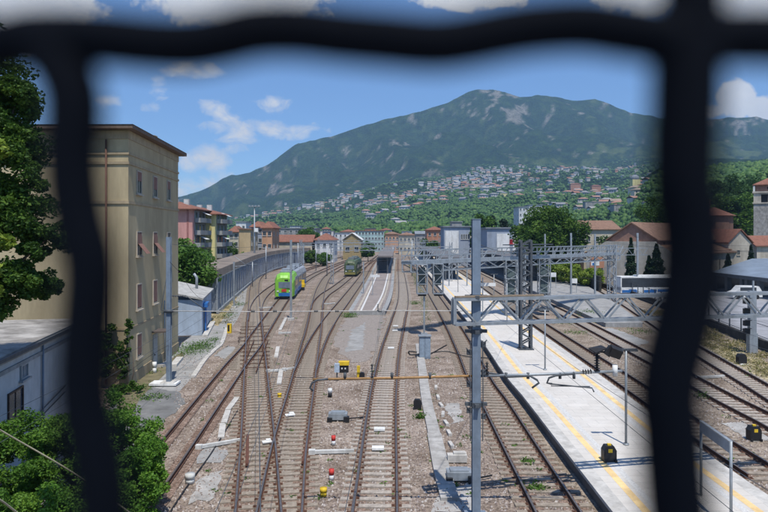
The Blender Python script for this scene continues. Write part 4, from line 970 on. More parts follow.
flats('pink apartment house with balconies and white awnings under a red tiled roof', 150, 161, -44.9, 13, 15.8, M_pink, (.35, .15, .13))
flats('yellow apartment house with balconies, stepped out beside the pink one', 161.6, 174, -42.7, 12, 15.0, M_yell, (.42, .36, .14))

M_cream = mat('cream_render', (.52, .47, .36), .9, .12, .3); M_tan = mat('tan_render', (.50, .38, .22), .9, .08, .4); M_peach = mat('peach_render', (.52, .30, .18), .9, .1, .4)
M_wh = mat('white_render', (.62, .63, .62), .9, .08, .4); M_turq = mat('turquoise_render', (.34, .47, .46), .8, .12, .3); M_org = mat('orange_render', (.42, .21, .13), .9, .1, .4)
M_bgrey = mat('blue_grey_render', (.30, .34, .40), .9, .1, .4)
def B(u0, u1, vt, Z, d, wall, **k):
    x0, x1 = HX(u0, Z), HX(u1, Z); h = HV(vt, Z); return house(k.pop('name', 'town_house'), k.pop('label'), (x0 + x1) / 2, Z + d / 2, x1 - x0, d, h, wall, **k)
B(229, 238.5, 232, 205, 10, M_cream, label='cream house with a red roof just right of the yellow flats', roof='hip', roof_m=M_terra, rh=2, rows=4, cols=2)
B(239, 250.5, 229.5, 190, 11, M_tan, label='windowless tan block left of the floodlight tower', roof='flat', roof_m=M_terral, rows=4, cols=0, side_cols=3)
B(251, 262, 227, 215, 14, M_bgrey, label='grey-blue building behind the floodlight tower', roof='hip', roof_m=M_terra, rh=2, rows=4, cols=3)
B(262, 272, 228, 205, 14, M_peach, label='peach building with a wide red roof right of the floodlight tower', roof='hip', roof_m=M_terra, rh=2.2, rows=3, cols=2)
B(236, 246, 222, 300, 12, M_wh, label='small white rooftop block above the cream house', roof='flat', rows=3, cols=2)
t, M_ = B(277, 316, 228.5, 300, 18, M_greyr, label='long grey building with solar panels on its roof', roof='flat', rows=4, cols=7)
b = MB(); b.M = M_
for k in range(8): b.box((-8 + k * 2.3, 0, HV(228.5, 300) + 1.4), (1.8, 6, .12)); b.bar((-8 + k * 2.3, -2.8, HV(228.5, 300) + .2), (-8 + k * 2.3, -2.8, HV(228.5, 300) + 1.4), .12)
b.build('solar_panels', mat('solar_panel', (.12, .15, .22), .3), t)
B(268, 312, 242, 225, 12, M_cream, label='long low building with a red tiled roof before the solar panel block', roof='gable', roof_m=M_terra, rh=2.6, rows=1, cols=8)
B(315, 334, 240, 225, 16, M_wh, label='white house with two dark windows and a red hipped roof', roof='hip', roof_m=M_terra, rh=2.4, rows=2, cols=3, side_cols=3, chim=2)
B(343, 361, 240, 255, 22, mat('ochre_render', (.33, .26, .13), .9), label='ochre yellow shed with a white gabled roof', roof='gable', axis='y', roof_m=M_white, rh=3.0, rows=1, cols=2, ww=1.6, wh=2.0, name='gabled_shed')
B(316, 333, 231.5, 360, 12, M_bgrey, label='pale office block behind the white house roof', rows=4, cols=4)
B(334, 352, 233, 400, 12, M_wh, label='low white block with a pale roof beyond the yellow shed', rows=3, cols=4)
B(355, 384, 231, 380, 14, M_turq, label='long turquoise apartment block with many windows', rows=4, cols=9, roof_m=M_terra)
B(340, 356, 231.8, 470, 12, M_peach, label='peach block with a red roof left of the turquoise block', roof='hip', roof_m=M_terra, rows=3, cols=3)
B(385, 399, 234, 360, 14, M_peach, label='salmon pink house right of the turquoise block', rows=2, cols=4, roof='hip', roof_m=M_terral, rh=1.5)
B(399, 415, 235, 330, 14, M_cream, label='cream house with a brown roof over the central track', rows=2, cols=4, roof='hip', roof_m=M_terral, rh=1.5)
B(416, 430, 234, 300, 12, M_greyr, label='grey low house left of the orange building', rows=2, cols=3, roof='gable', roof_m=M_slate, rh=1.5)
B(427, 443, 230, 270, 12, M_org, label='orange building with a red roof left of the grey panelled one', rows=3, cols=3, roof='hip', roof_m=M_terra, rh=1.6)
t, M_ = B(444, 470, 227, 200, 12, M_bgrey, label='grey building with a blank white panel behind the gantry', rows=3, cols=0, side_cols=0)
b = MB(); b.M = M_; hT = HV(227, 200); b.box((-1.6, -6.06, hT * .5), (4.2, .12, hT * .8)); b.build('white_panel', M_white, t)
for k in range(4): window(t, M_ @ Vector((1.5 + k * .7, -6.0, hT * .75)), 0, .5, 1.6, M_whited)
t, M_ = B(487, 523, 228.5, 180, 14, M_bgrey, label='blue-grey building with white walls and one red window', rows=1, cols=0, side_cols=0)
b = MB(); b.M = M_; hT = HV(228.5, 180); b.box((-.5, -7.06, hT * .55), (3.6, .12, hT * .65)); b.box((3.2, -7.06, hT * .55), (2.0, .12, hT * .65)); b.build('white_panel', M_white, t)
window(t, M_ @ Vector((1.85, -7.05, hT * .68)), 0, 1.2, 1.2, M_red, mat('red_glass', (.25, .02, .03), .3))
B(519, 529, 207, 430, 18, M_wh, label='white apartment tower on the slope, left wing', rows=8, cols=3, name='apartment_tower', group='white apartment wings above the round tree', z0=0)
B(529, 545, 205, 450, 14, M_wh, label='white apartment tower on the slope, right wing with a penthouse', rows=8, cols=5, name='apartment_tower', group='white apartment wings above the round tree')
B(452, 462, 222, 320, 10, M_greyr, label='grey rooftop block behind the blank panelled building', rows=3, cols=2)
B(402, 412, 231.5, 450, 12, M_wh, label='small white block among trees beyond the salmon house', rows=3, cols=2)
# extra town blocks filling the far quarter
for i, (u0, u1, v, Z, m_, lb) in enumerate([(290, 300, 226, 520, M_wh, 'white far block above the solar panel building'), (322, 330, 229, 560, M_cream, 'cream far block behind the pale offices'), (365, 376, 228.5, 600, M_org, 'far brick red block behind the turquoise flats'),
    (380, 392, 230, 620, M_wh, 'white far block behind the salmon house'), (262, 276, 224.5, 420, M_wh, 'white far block left of the solar panel building'), (200, 214, 226, 420, M_cream, 'cream far block behind the yellow flats'), (470, 486, 231, 300, M_cream, 'cream block between the two grey buildings')]):
    B(u0, u1, v, Z, 12, m_, label=lb, rows=4, cols=3, side_cols=1, roof='hip' if i % 2 else 'flat', roof_m=M_terra if i % 2 else M_slate, rh=2)
# street side on the right
house('long_hall', 'long cream building with a faded red roof left of the brick gable', HX(603, 170), 178, 9.5, 14, HV(229.5, 170), M_cream, 'gable', M_terral, 2.6, 0, 2, 4, 2)

# ================================================================== CHURCH
ch = thing('church', (60, 130, 0), 'old church with a pinkish brick gable, cream walls and red tiled roofs', 'church')
M_brick = mat('pink_brick', (.27, .155, .115), .9, .18, 1.5, .2); M_ccream = mat('old_cream_stone', (.50, .45, .37), .9, .2, .6, .15, detail=9)
ax = Vector((HX(700, 142) - HX(632, 118), 24, 0)); Ln = ax.length; rzc = math.atan2(ax.y, ax.x)
Mc = Matrix.Translation((HX(632, 118), 118, 0)) @ Matrix.Rotation(rzc, 4, 'Z')   # local x along nave, y across
h0_, hr = 8.6, 12.0; wd = 4.6
b = MB(); b.M = Mc; b.box((Ln / 2, 0, h0_ / 2), (Ln, wd * 2, h0_)); b.add([(0, -wd, h0_), (0, wd, h0_), (0, 0, hr - .15)], [(0, 2, 1)]); b.build('upper_nave', M_brick, ch)
b = MB(); b.M = Mc; b.gable(0, Ln, -wd, wd, h0_ + .1, hr, .4, 'x'); b.build('nave_roof', M_terral, ch)
b = MB(); b.M = Mc; b.box((Ln / 2 - .5, 0, 3.0), (Ln + 1.0, wd * 2 + 8, 6.0)); b.add([(-1.02, -wd - 4, 6), (-1.02, wd + 4, 6), (-1.02, wd, 8.4), (-1.02, -wd, 8.4)], [(0, 3, 2, 1)]); b.box((-.5, 0, 7.2), (1.0, wd * 2, 2.4)); b.build('aisle_wall', M_ccream, ch)
for s_ in (-1, 1):
    b = MB(); b.M = Mc; y1, y2 = s_ * (wd + .02), s_ * (wd + 4.5)
    b.add([(-.9, y1, 7.6), (Ln + .5, y1, 7.6), (Ln + .5, y2, 6.0), (-.9, y2, 6.0), (-.9, y1, 7.8), (Ln + .5, y1, 7.8), (Ln + .5, y2, 6.2), (-.9, y2, 6.2)], [(0, 1, 2, 3), (7, 6, 5, 4), (3, 2, 6, 7), (0, 3, 7, 4), (1, 5, 6, 2)]); b.build('aisle_roof', M_terral, ch)
for k in range(6):
    p = Mc @ Vector((3 + k * (Ln - 6) / 5, -wd, 8.05)); window(ch, p, rzc, .7, .6, M_brick)
    p = Mc @ Vector((3 + k * (Ln - 6) / 5, -wd - 4, 3.8)); window(ch, p, rzc, .8, 2.2, M_ccream)
p = Mc @ Vector((-1.02, 0, 5.6)); window(ch, p, rzc - math.pi / 2, 1.2, 1.6, M_ccream)
# octagonal crossing tower
tc_ = Vector((HX(714, 150), 150, 0)); oc = [(tc_.x + 4.0 * math.cos(math.pi / 8 + k * math.pi / 4), tc_.y + 4.0 * math.sin(math.pi / 8 + k * math.pi / 4)) for k in range(8)]
b = MB(); b.prism(oc, 7, 14.2); b.build('crossing_tower', M_brick, ch)
b = MB(); oo = [((x - tc_.x) * 1.18 + tc_.x, (y - tc_.y) * 1.18 + tc_.y) for x, y in oc]; vs = [(x, y, 14.1) for x, y in oo] + [(tc_.x, tc_.y, 16.2)]; b.add(vs, [(i, (i + 1) % 8, 8) for i in range(8)] + [tuple(range(8))[::-1]]); b.tube([(tc_.x - 1, tc_.y, 16), (tc_.x - 1, tc_.y, 18)], .12, 6); b.build('tower_roof', M_terra, ch)
# transept
Mt = Matrix.Translation((HX(740, 132), 132, 0)) @ Matrix.Rotation(math.radians(14), 4, 'Z')
b = MB(); b.M = Mt; b.box((0, 6, 4.0), (5.6, 12, 8.0)); b.add([(-2.8, 0, 8), (2.8, 0, 8), (0, 0, 10.6)], [(0, 1, 2)]); b.build('transept', M_ccream, ch)
b = MB(); b.M = Mt; b.gable(-2.8, 2.8, 0, 12, 8.1, 10.9, .35, 'y'); b.build('transept_roof', M_terra, ch)
window(ch, Mt @ Vector((-.4, 0, 6.0)), math.radians(14), .7, 1.0, M_ccream)
b = MB(); b.M = Mt; b.box((-5.2, 4, 3.3), (5, 8, 6.6)); b.build('apse', M_ccream, ch)
b = MB(); b.M = Mt; b.add([(-8.1, -.5, 6.5), (-2.4, -.5, 6.5), (-2.4, 8, 8.6), (-8.1, 8, 8.6), (-8.1, -.5, 6.7), (-2.4, -.5, 6.7), (-2.4, 8, 8.8), (-8.1, 8, 8.8)], [(0, 3, 2, 1), (4, 5, 6, 7), (0, 1, 5, 4), (1, 2, 6, 5), (3, 0, 4, 7)]); b.build('apse_roof', M_terral, ch)
b = MB(); b.M = Mt; b.box((-4.4, -.03, 3.6), (1.1, .1, 3.6)); b.tube([(-4.4, -.08, 5.4), (-4.4, .02, 5.4)], .55, 12); b.build('arched_window', M_glass, ch)
# side house
house('small_house', 'small red roofed house between the church and the stone bell tower', HX(765, 140), 142, 6.5, 9, HV(246, 140), M_ccream, 'gable', M_terra, 2.3, 0, 1, 2, 1, z0=0)
# bell tower
bt = thing('bell_tower', (HX(767, 155), 158, 0), 'grey stone bell tower with arched belfry openings at the right edge', 'bell tower')
M_stone = mat('rubble_stone', (.34, .32, .29), .95, .4, 1.6, .5, detail=9); Wt = 6.4; Mw = Matrix.Translation((HX(768.5, 158), 158, 0)) @ Matrix.Rotation(math.radians(-30), 4, 'Z'); hw = Wt / 2
def tw(): b = MB(); b.M = Mw; return b
b = tw(); b.box((0, 0, 8.6), (Wt, Wt, 17.4)); b.build('shaft', M_stone, bt)
b = tw()
for cx, cy in ((-1, -1), (1, -1), (-1, 1), (1, 1)): b.box((cx * (hw - .8), cy * (hw - .8), 18.6), (1.6, 1.6, 2.6))
for cx, cy in ((0, -1), (0, 1), (-1, 0), (1, 0)): b.box((cx * (hw - .3), cy * (hw - .3), 18.6), (.34, .34, 2.6))
b.box((0, 0, 17.45), (Wt + .4, Wt + .4, .3)); b.box((0, 0, 20.1), (Wt + .5, Wt + .5, .4)); b.box((0, 0, 19.75), (Wt - .04, Wt - .04, .36)); b.build('belfry', M_ccream, bt)
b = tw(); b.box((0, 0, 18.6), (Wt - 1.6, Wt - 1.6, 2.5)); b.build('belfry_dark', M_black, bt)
b = tw(); b.box((0, 0, 21.1), (Wt - .8, Wt - .8, 1.8)); o = b.build('attic', M_brick, bt)
b = tw(); b.tube([(0, -hw + .36, 21.1), (0, -hw + .45, 21.1)], .38, 12); b.build('round_window', M_black, o)
b = tw(); b.hip(-2.8, 2.8, -2.8, 2.8, 22.0, 23.8, .6); b.build('roof', M_terra, bt)
b = tw(); b.box((-hw + .1, -hw + .1, 20.9), (.4, .4, 1.6)); b.build('pinnacle', M_white, bt)

# ================================================================== BUS STATION
cn = thing('bus_shelter', (58, 100, 0), 'bus station canopy with a wide blue-grey roof on dark columns', 'canopy')
e0, e1 = Vector((HX(711, 111), 111, HV(272, 111))), Vector((HX(800, 88), 88, HV(272, 111) - .05)); r0_, r1_ = Vector((HX(752, 122), 122, 5.1)), Vector((HX(850, 112), 112, 5.6))
b = MB(); b.poly([e0, e1, r1_, r0_]); b.poly([p - Vector((0, 0, .02)) for p in (r0_, r1_, e1, e0)]); b.build('roof', mat('sheet_roof', (.24, .29, .34), .45, .12, .4, 0, .2), cn)
b = MB(); b.bar(e0 - Vector((0, 0, .3)), e1 - Vector((0, 0, .3)), .3, .55); b.bar(e0 - Vector((0, 0, .3)), r0_ - Vector((0, 0, .6)), .2, .5); b.build('fascia', M_steeld, cn)
for k, u in enumerate((714, 728.5, 743.5, 748.5, 761, 778)):
    a = (u - 384) / F; s_ = (e0.x - a * e0.y) / (a * (e1.y - e0.y) - (e1.x - e0.x)); p = e0 + (e1 - e0) * s_ + Vector((.5, 1.0, 0))
    b = MB(); b.box((p.x, p.y, 1.5), (.75, .75, 3.0)); b.build('column', M_steeld, cn)
b = MB(); b.box((62, 113, 1.3), (16, .4, 2.4)); b.build('waiting_room', M_glass, cn)
# bus
g = Vector((HX(641, 101), 101, 0)); bu = thing('white_bus', g, 'white bus with dark windows and blue wave patches parked before the church', 'bus')
Mb = Matrix.Translation(g) @ Matrix.Rotation(math.radians(3), 4, 'Z')
b = MB(); b.M = Mb; b.box((2.2, 0, .95), (12, 2.5, .9)); b.box((2.2, 0, 2.95), (12, 2.5, .22)); b.box((-3.72, 0, 1.9), (.16, 2.5, 2.0)); b.box((8.1, 0, 1.9), (.16, 2.5, 2.0)); b.box((2.6, 0, 3.15), (7, 1.8, .22)); b.build('body', M_white, bu)
b = MB(); b.M = Mb; b.box((2.2, 0, 2.1), (11.6, 2.44, 1.5)); b.build('window_band', M_glass, bu)
b = MB(); b.M = Mb
for x, w in ((-2.4, 2.4), (.9, 2.0), (3.2, 2.2), (6, 1.8)): b.box((x, -1.262, .78 + .1 * (int(x) % 2)), (w, .02, .42)); b.box((x + .5, -1.264, .98), (w * .5, .02, .2))
b.build('blue_waves', M_blue, bu)
for x in (-1.9, 5.6):
    b = MB(); b.M = Mb; b.tube([(x, -1.27, .48), (x, -1.0, .48)], .48, 16); o = b.build('wheel', M_black, bu); b = MB(); b.M = Mb; b.tube([(x, -1.29, .48), (x, -1.25, .48)], .24, 12); b.build('rim', M_galv, o)
# red advertising board
g = Vector((HX(597, 118), 118, 0)); t = thing('red_board', g, 'orange-red board with a white and blue patch above the bushes', 'board')
b = MB(); b.box((g.x, g.y, HV(262.5, 118)), (2.6, .15, 2.0)); b.build('panel', M_org, t); b = MB(); b.box((g.x - .35, g.y - .09, HV(263.5, 118)), (1.5, .03, .75)); b.build('white_patch', M_white, t)
b = MB(); b.box((g.x - .6, g.y - .12, HV(264, 118)), (.6, .02, .4)); b.build('blue_patch', M_blue, t)
for s_ in (-1, 1):
    b = MB(); b.bar((g.x + s_, g.y + .1, 0), (g.x + s_, g.y + .1, HV(268, 118)), .14); b.build('leg', M_steeld, t)
# parked light vehicle right side
g = Vector((HX(744.5, 96), 96, 0)); t = thing('parked_van', g, 'small white van under the bus station canopy', 'van')
b = MB(); pr = [(-2.2, .3), (2.2, .3), (2.2, 1.1), (1.7, 1.9), (-.9, 1.95), (-1.6, 1.2), (-2.2, 1.0)]
vs = [(g.x + a, g.y - .85, c) for a, c in pr] + [(g.x + a, g.y + .85, c) for a, c in pr]; b.add(vs, [tuple(range(7)), tuple(range(7, 14))[::-1]] + [((i + 1) % 7, i, 7 + i, 7 + (i + 1) % 7) for i in range(7)]); b.build('body', M_white, t)
b = MB(); b.box((g.x + .1, g.y, 1.5), (2.4, 1.73, .5)); b.build('windows', M_glass, t)
for x in (-1.4, 1.4):
    b = MB(); b.tube([(g.x + x, g.y - .88, .33), (g.x + x, g.y - .6, .33)], .33, 14); b.build('wheel', M_black, t)
# yard wall with fence posts
t = thing('yard_wall', (33, 60, 0), 'dark low retaining wall with railing between the grass bank and the bus yard', 'wall')
wl = curve([Vector(p) for p in [(30.2, 40, 0), (31.2, 51.4, 0), (34.0, 67.6, 0), (38.2, 96, 0), (39.5, 112, 0), (42, 150, 0), (44, 210, 0)]], 6)
b = MB(); bp = MB()
for p, q in zip(wl, wl[1:]): b.bar(p + Vector((0, 0, .35)), q + Vector((0, 0, .35)), .35, .9)
for i, p in enumerate(resample(wl, 3)): bp.bar((p.x, p.y, .7), (p.x, p.y, 2.1), .1)
rs = resample(wl, 3)
for p, q in zip(rs, rs[1:]):
    for z in (1.0, 2.0): bp.bar((p.x, p.y, z), (q.x, q.y, z), .04)
b.build('wall', mat('dark_wall', (.06, .055, .05), .95, .4, 1.5, .3), t); bp.build('railing', M_steeld, t)
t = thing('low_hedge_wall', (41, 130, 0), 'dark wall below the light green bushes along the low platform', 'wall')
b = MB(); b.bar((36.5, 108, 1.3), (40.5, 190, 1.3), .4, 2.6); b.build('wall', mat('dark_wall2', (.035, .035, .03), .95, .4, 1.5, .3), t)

# ================================================================== PLATFORM CANOPIES
def canopy(eL, eR, y0, y1, h, label, roof_m, cols=7, il=.5, ir=.5):
    t = thing('platform_canopy', ((eL(y0) + eR(y0)) / 2, y0, 0), label, 'canopy', 'station platform canopies'); b = MB(); n = 10
    for k in range(n):
        a, c = y0 + (y1 - y0) * k / n, y0 + (y1 - y0) * (k + 1) / n
        b.add([(eL(a) + il, a, h), (eR(a) - ir, a, h), (eR(c) - ir, c, h), (eL(c) + il, c, h), (eL(a) + il, a, h + .35), (eR(a) - ir, a, h + .35), (eR(c) - ir, c, h + .35), (eL(c) + il, c, h + .35)],
              [(3, 2, 1, 0), (4, 5, 6, 7), (0, 1, 5, 4), (2, 3, 7, 6), (1, 2, 6, 5), (3, 0, 4, 7)])
    b.build('roof', roof_m, t)
    for k in range(cols):
        y = y0 + 1 + (y1 - y0 - 2) * k / (cols - 1); xm_ = (eL(y) + eR(y)) / 2
        for s_ in (-1.2, 1.2):
            b = MB(); b.box((xm_ + s_, y, (h + .5) / 2), (.35, .35, h - .5)); b.build('column', M_steeld, t)
    for k in range(3): b = MB(); b.box(((eL(y0) + eR(y0)) / 2, y0 + 8 + k * 14, 1.9), (2.6, 6, 2.7)); b.build('kiosk', M_steeld, t)
    return t
M_croof = mat('brown_grey_roof', (.20, .18, .17), .9, .15, .3); M_croof2 = mat('dark_grey_roof', (.14, .14, .145), .9, .15, .3)
canopy(BL, BR, 150, 262, 4.4, 'brownish canopy roof over the grey far platform', M_croof, il=1.6, ir=.3)
canopy(AL, AR, 128, 290, 4.75, 'dark canopy over the far end of the white platform', M_croof2, il=1.2, ir=.6)
canopy(CL_, CR, 125, 238, 4.9, 'dark canopy over the far low platform on the right', M_croof2, il=-.8, ir=-4)

# ================================================================== TRAINS
def train(key, y0, n, label, body, lower, roofm, front_m, acc, group=None, L=16.5, z0=.35):
    pts = [p for p in TR[key] if p.y > y0 - 4]; pts = [Vector((p.x, p.y, 0)) for p in pts]; st = resample(pts, L + .6)
    # start exactly at y0
    i0 = min(range(len(pts)), key=lambda i: abs(pts[i].y - y0)); st = resample(pts[i0:], L + .6)
    t = thing('train', (st[0].x, st[0].y, 0), label, 'train', group)
    prof = [(-1.45, .55), (-1.45, 2.9), (-1.15, 3.65), (-.6, 3.95), (.6, 3.95), (1.15, 3.65), (1.45, 2.9), (1.45, .55)]
    for c in range(min(n, len(st) - 1)):
        p, q = st[c], st[c + 1]; dr = (q - p).normalized(); nx = Vector((dr.y, -dr.x, 0)); Lc = L
        def S_(s_, sc=1.0, zz=1.0, pr=prof): return [tuple(p + dr * s_ + nx * a * sc + Vector((0, 0, .35 + (h - .35) * zz))) for a, h in pr]
        b = MB(); secs = ([(0, .86, .80), (.25, .93, .90), (1.1, 1, .99), (1.6, 1, 1)] if c == 0 else [(0, 1, 1)]) + [(Lc, 1, 1)]
        vs = []; fs = []
        for s_, sc, zz in secs: vs += S_(s_, sc, zz)
        m = len(prof)
        for k in range(len(secs) - 1):
            for j in range(m):
                j2 = (j + 1) % m; fs.append((k * m + j, (k + 1) * m + j, (k + 1) * m + j2, k * m + j2))
        fs += [tuple(range(m)), tuple(range((len(secs) - 1) * m, len(secs) * m))[::-1]]; b.add(vs, fs)
        cb_ = b.build('car_body', body if c == 0 else front_m, t)
        for s_ in (-1, 1):
            if c == 0: b = MB(); b.bar(p + dr * 2.6 + nx * s_ * 1.45 + Vector((0, 0, 1.95)), p + dr * (Lc - .1) + nx * s_ * 1.45 + Vector((0, 0, 1.95)), .05, 2.5); b.build('side_panel', front_m, cb_)
            b = MB(); a = p + dr * (2.2 if c == 0 else .8) + nx * s_ * 1.47; e = p + dr * (Lc - .8) + nx * s_ * 1.47
            b.bar(a + Vector((0, 0, 2.25)), e + Vector((0, 0, 2.25)), .05, .85); b.build('side_windows', M_glass, cb_)
            b = MB(); b.bar(a + Vector((0, 0, .8)), e + Vector((0, 0, .8)), .06, .6); b.build('lower_stripe', lower, cb_)
        b = MB(); b.bar(p + dr * 1.6 + Vector((0, 0, 4.03)), q - dr * .6 + Vector((0, 0, 4.03)), 1.5, .18); b.bar(p + dr * 3 + Vector((0, 0, 4.25)), p + dr * 6 + Vector((0, 0, 4.25)), 1.3, .3); b.build('roof_equipment', roofm, cb_)
        b = MB()
        for s_ in (2.2, Lc - 2.2):
            for e in (-1, 1):
                for k in (-.9, .9): w = p + dr * (s_ + k) + nx * e * .72; b.tube([w + Vector((0, 0, .6)) - nx * .06, w + Vector((0, 0, .6)) + nx * .06], .42, 14)
            w = p + dr * s_; b.bar(w - dr * 1.4 + Vector((0, 0, .55)), w + dr * 1.4 + Vector((0, 0, .55)), 2.2, .35)
        b.build('bogie', M_black, cb_)
        if c == 0:
            f = p - dr * .03
            def fr(x0, x1, za, zb, ins, name, m_):
                b = MB(); A_ = f + nx * x0 - dr * ins; B_ = f + nx * x1 - dr * ins
                A2 = A_ + dr * (.02 + .0 * zb); b.bar((A_ + B_) / 2 + Vector((0, 0, za)), (A_ + B_) / 2 + Vector((0, 0, zb)), x1 - x0, .05); return b.build(name, m_, cb_)
            fr(-.92, .92, 1.75, 2.65, .0, 'windscreen', mat('windscreen', (.16, .20, .24), .15, spec=.6)); fr(-.35, .35, 1.2, 1.6, .02, 'coupling_plate', acc); fr(-1.2, 1.2, .55, 1.05, .0, 'front_skirt', lower); fr(-1.05, 1.05, .2, .55, -.1, 'plough', M_black)
            fr(-1.05, -.75, 1.2, 1.4, .02, 'headlight', M_white); fr(.75, 1.05, 1.2, 1.4, .02, 'headlight', M_white)
            fr(-.6, .6, 2.75, 3.0, -.06, 'destination_display', M_black)
    return t
M_lime = mat('lime_paint', (.24, .54, .06), .35, .06, 1); M_tgrey = mat('train_grey', (.32, .34, .37), .4, .1, 1)
train('D', 95, 3, 'lime green regional train with a blue front skirt on the curved left track', M_lime, M_blue, M_galv, M_tgrey, M_red, L=8.5)
train('F', 146, 2, 'distant olive and dark green train with a pale windscreen', mat('olive_paint', (.09, .12, .06), .4, .1, 1), mat('dull_yellow', (.22, .20, .06), .5), mat('grey_green_roof', (.16, .18, .17), .7), mat('dark_train_green', (.05, .09, .06), .4), mat('dull_yellow', (.22, .20, .06), .5), L=9)
# small yellow work vehicle beside train
g = G(301, 290); t = thing('track_trolley', g, 'small yellow and white maintenance trolley beside the lime green train', 'trolley')
b = MB(); b.box((g.x, g.y, .8), (1.4, 1.6, .5)); b.box((g.x + .3, g.y, 1.4), (.6, .8, .7)); b.build('body', M_yel, t); b = MB(); b.box((g.x - .5, g.y, 1.25), (.4, .8, .4)); b.build('cab', M_white, t)
for s_ in (-.5, .5):
    b = MB(); b.tube([(g.x + s_, g.y - .85, .28), (g.x + s_, g.y - .7, .28)], .26, 12); b.build('wheel', M_black, t)

# ================================================================== TREES AND PLANTS
def custom_tree(label, base, specs, m, trunk, name='tree', cat='tree', limbs=True):
    base = Vector(base); t = thing(name, base, label, cat)
    b = MB(); h = trunk[0]; rt = trunk[1]; b.tube([base, base + Vector((.2, .1, h * .5)), base + Vector((.1, .3, h))], [rt, rt * .8, rt * .5], 9)
    for (c, r, n, lf, cl, cr) in specs[:8]:
        c = Vector(c); mid = (base + Vector((0, 0, h * .6)) + c) / 2; b.tube([base + Vector((0, 0, h * .55)), mid + Vector((0, 0, .4)), c], [rt * .45, rt * .3, rt * .1], 6)
    b.build('trunk', M_bark, t, True)
    P_, S_, T_ = [], [], []
    for (c, r, n, lf, cl, cr) in specs:
        p, tn = crown_pts(c, r, n, cl, cr, .25); P_.append(p); S_.append(lf * (.6 + .8 * RNG.random(n))); T_.append(tn)
    me = leaf_mesh('crown', np.concatenate(P_) - np.array(base), np.concatenate(S_), np.concatenate(T_), m); o = bpy.data.objects.new('crown', me); COL.objects.link(o); o.parent = t
    return t
Zt = 21
def tp(u, v, Z=Zt): return tuple(P(u, v, Z))
custom_tree('large dark leafy tree filling the upper left edge', (-15.2, 20.5, 0), [
    (tp(-70, 170), (3.2, 2.6, 4.0), 14000, .085, 60, .95), (tp(-5, 110), (1.5, 1.8, 1.5), 14000, .065, 40, .45), (tp(20, 95), (.75, 1.2, .7), 6500, .06, 22, .3), (tp(24, 160), (1.0, 1.5, 1.2), 12000, .06, 34, .38),
    (tp(10, 215), (1.6, 1.7, 1.3), 17000, .065, 44, .48), (tp(46, 240), (.95, 1.2, 1.0), 9000, .06, 28, .32), (tp(5, 285), (1.25, 1.6, 1.0), 13000, .065, 34, .42), (tp(40, 285), (.65, 1.0, .6), 5000, .06, 18, .26), (tp(-40, 60), (2.2, 2, 1.6), 8000, .08, 30, .8)], L_dark, (8, .28))
custom_tree('bright green leafy branches at the extreme left edge', (-11.5, 13, 0), [(tuple(P(-14, 160, 13)), (.42, .5, .9), 1800, .06, 16, .22), (tuple(P(-14, 225, 13)), (.4, .5, .8), 1500, .06, 14, .22), (tuple(P(-18, 285, 13)), (.42, .5, .6), 1300, .06, 14, .2)], L_brt, (6, .08))
# left shrubs
def shrub(label, base, specs, m, name='shrub'):
    return custom_tree(label, base, specs, m, (1.2, .07), name, 'shrub')
L_hedge = leafmat('hedge_leaves', (.035, .10, .012), (.085, .20, .02), (.17, .31, .035))
shrub('dense green shrub mass at the lower left, its rounded right end beside the track', (-9, 19, 0), [
    ((-8.6, 20.6, 2.35), (1.6, 2.0, 1.75), 42000, .046, 80, .40), ((-7.9, 19.6, 1.5), (1.15, 1.6, 1.4), 26000, .046, 60, .34), ((-9.8, 22.3, 2.3), (1.5, 1.8, 1.9), 20000, .048, 48, .45), ((-7.7, 18.2, .9), (1.0, 1.4, 1.1), 15000, .044, 40, .32), ((-8.9, 17.2, 1.2), (1.3, 1.4, 1.6), 16000, .044, 40, .4)], L_hedge)
shrub('darker green shrubs below the low white building', (-12.3, 19, 0), [
    ((-11.5, 20.8, 2.0), (2.3, 2.4, 1.75), 38000, .05, 80, .45), ((-12.9, 17.6, 2.1), (2.2, 2.2, 1.75), 30000, .05, 60, .5), ((-10.8, 17.5, 1.1), (1.7, 1.6, 1.45), 20000, .046, 40, .42), ((-11.2, 24.2, 1.6), (1.6, 1.8, 1.7), 11000, .06, 34, .45)], leafmat('dark_hedge_leaves', (.03, .085, .010), (.08, .18, .02), (.17, .30, .035)))
# ivy on the building corner
custom_tree('climbing ivy on the near corner of the beige building', (-15.5, 39.0, 0), [((-16.2, 39.5, 1.6), (.5, .25, 1.5), 1600, .09, 22, .25), ((-15.7, 39.4, 3.4), (.25, .2, 1.6), 700, .08, 16, .18), ((-17.4, 39.4, 2.5), (1.2, .3, 2.2), 2600, .09, 26, .3), ((-15.4, 38.4, .3), (1.0, .8, .4), 1200, .08, 14, .25)], L_dark, (2, .04), 'ivy', 'climbing plant')
tree('broadleaf_tree', (-25.5, 77, 0), 8.8, (5.0, 4.2), 'green tree behind the pale blue shed', 'tree', L_mid, 15000, .22, 80, crown_low=.1)
tree('broadleaf_tree', (-31, 96, 0), 9.8, (5, 4.5), 'green tree below the pink apartment house', 'tree', L_mid, 9000, .24, 60, crown_low=.12)
tree('broadleaf_tree', (39.3, 152, 0), 17.0, (8.8, 7.5), 'big round dark green tree above the gantry', 'tree', L_dark, 26000, .34, 110, crown_low=.1)
tree('broadleaf_tree', (33.5, 146, 0), 12.0, (4.0, 4.0), 'lower green tree at the left foot of the big round tree', 'tree', L_dark, 7000, .3, 50, crown_low=.15)
tree('broadleaf_tree', (HX(484, 200), 200, 0), 17.8, (5.0, 4), 'bright topped tree behind the near mast', 'tree', L_mid, 8000, .36, 50, crown_low=.1)
tree('conifer_tree', (HX(497, 215), 215, 0), 18.0, (4.6, 4), 'dark conifer to the right of the near mast', 'tree', L_cyp, 7000, .36, 40, crown_low=.08)
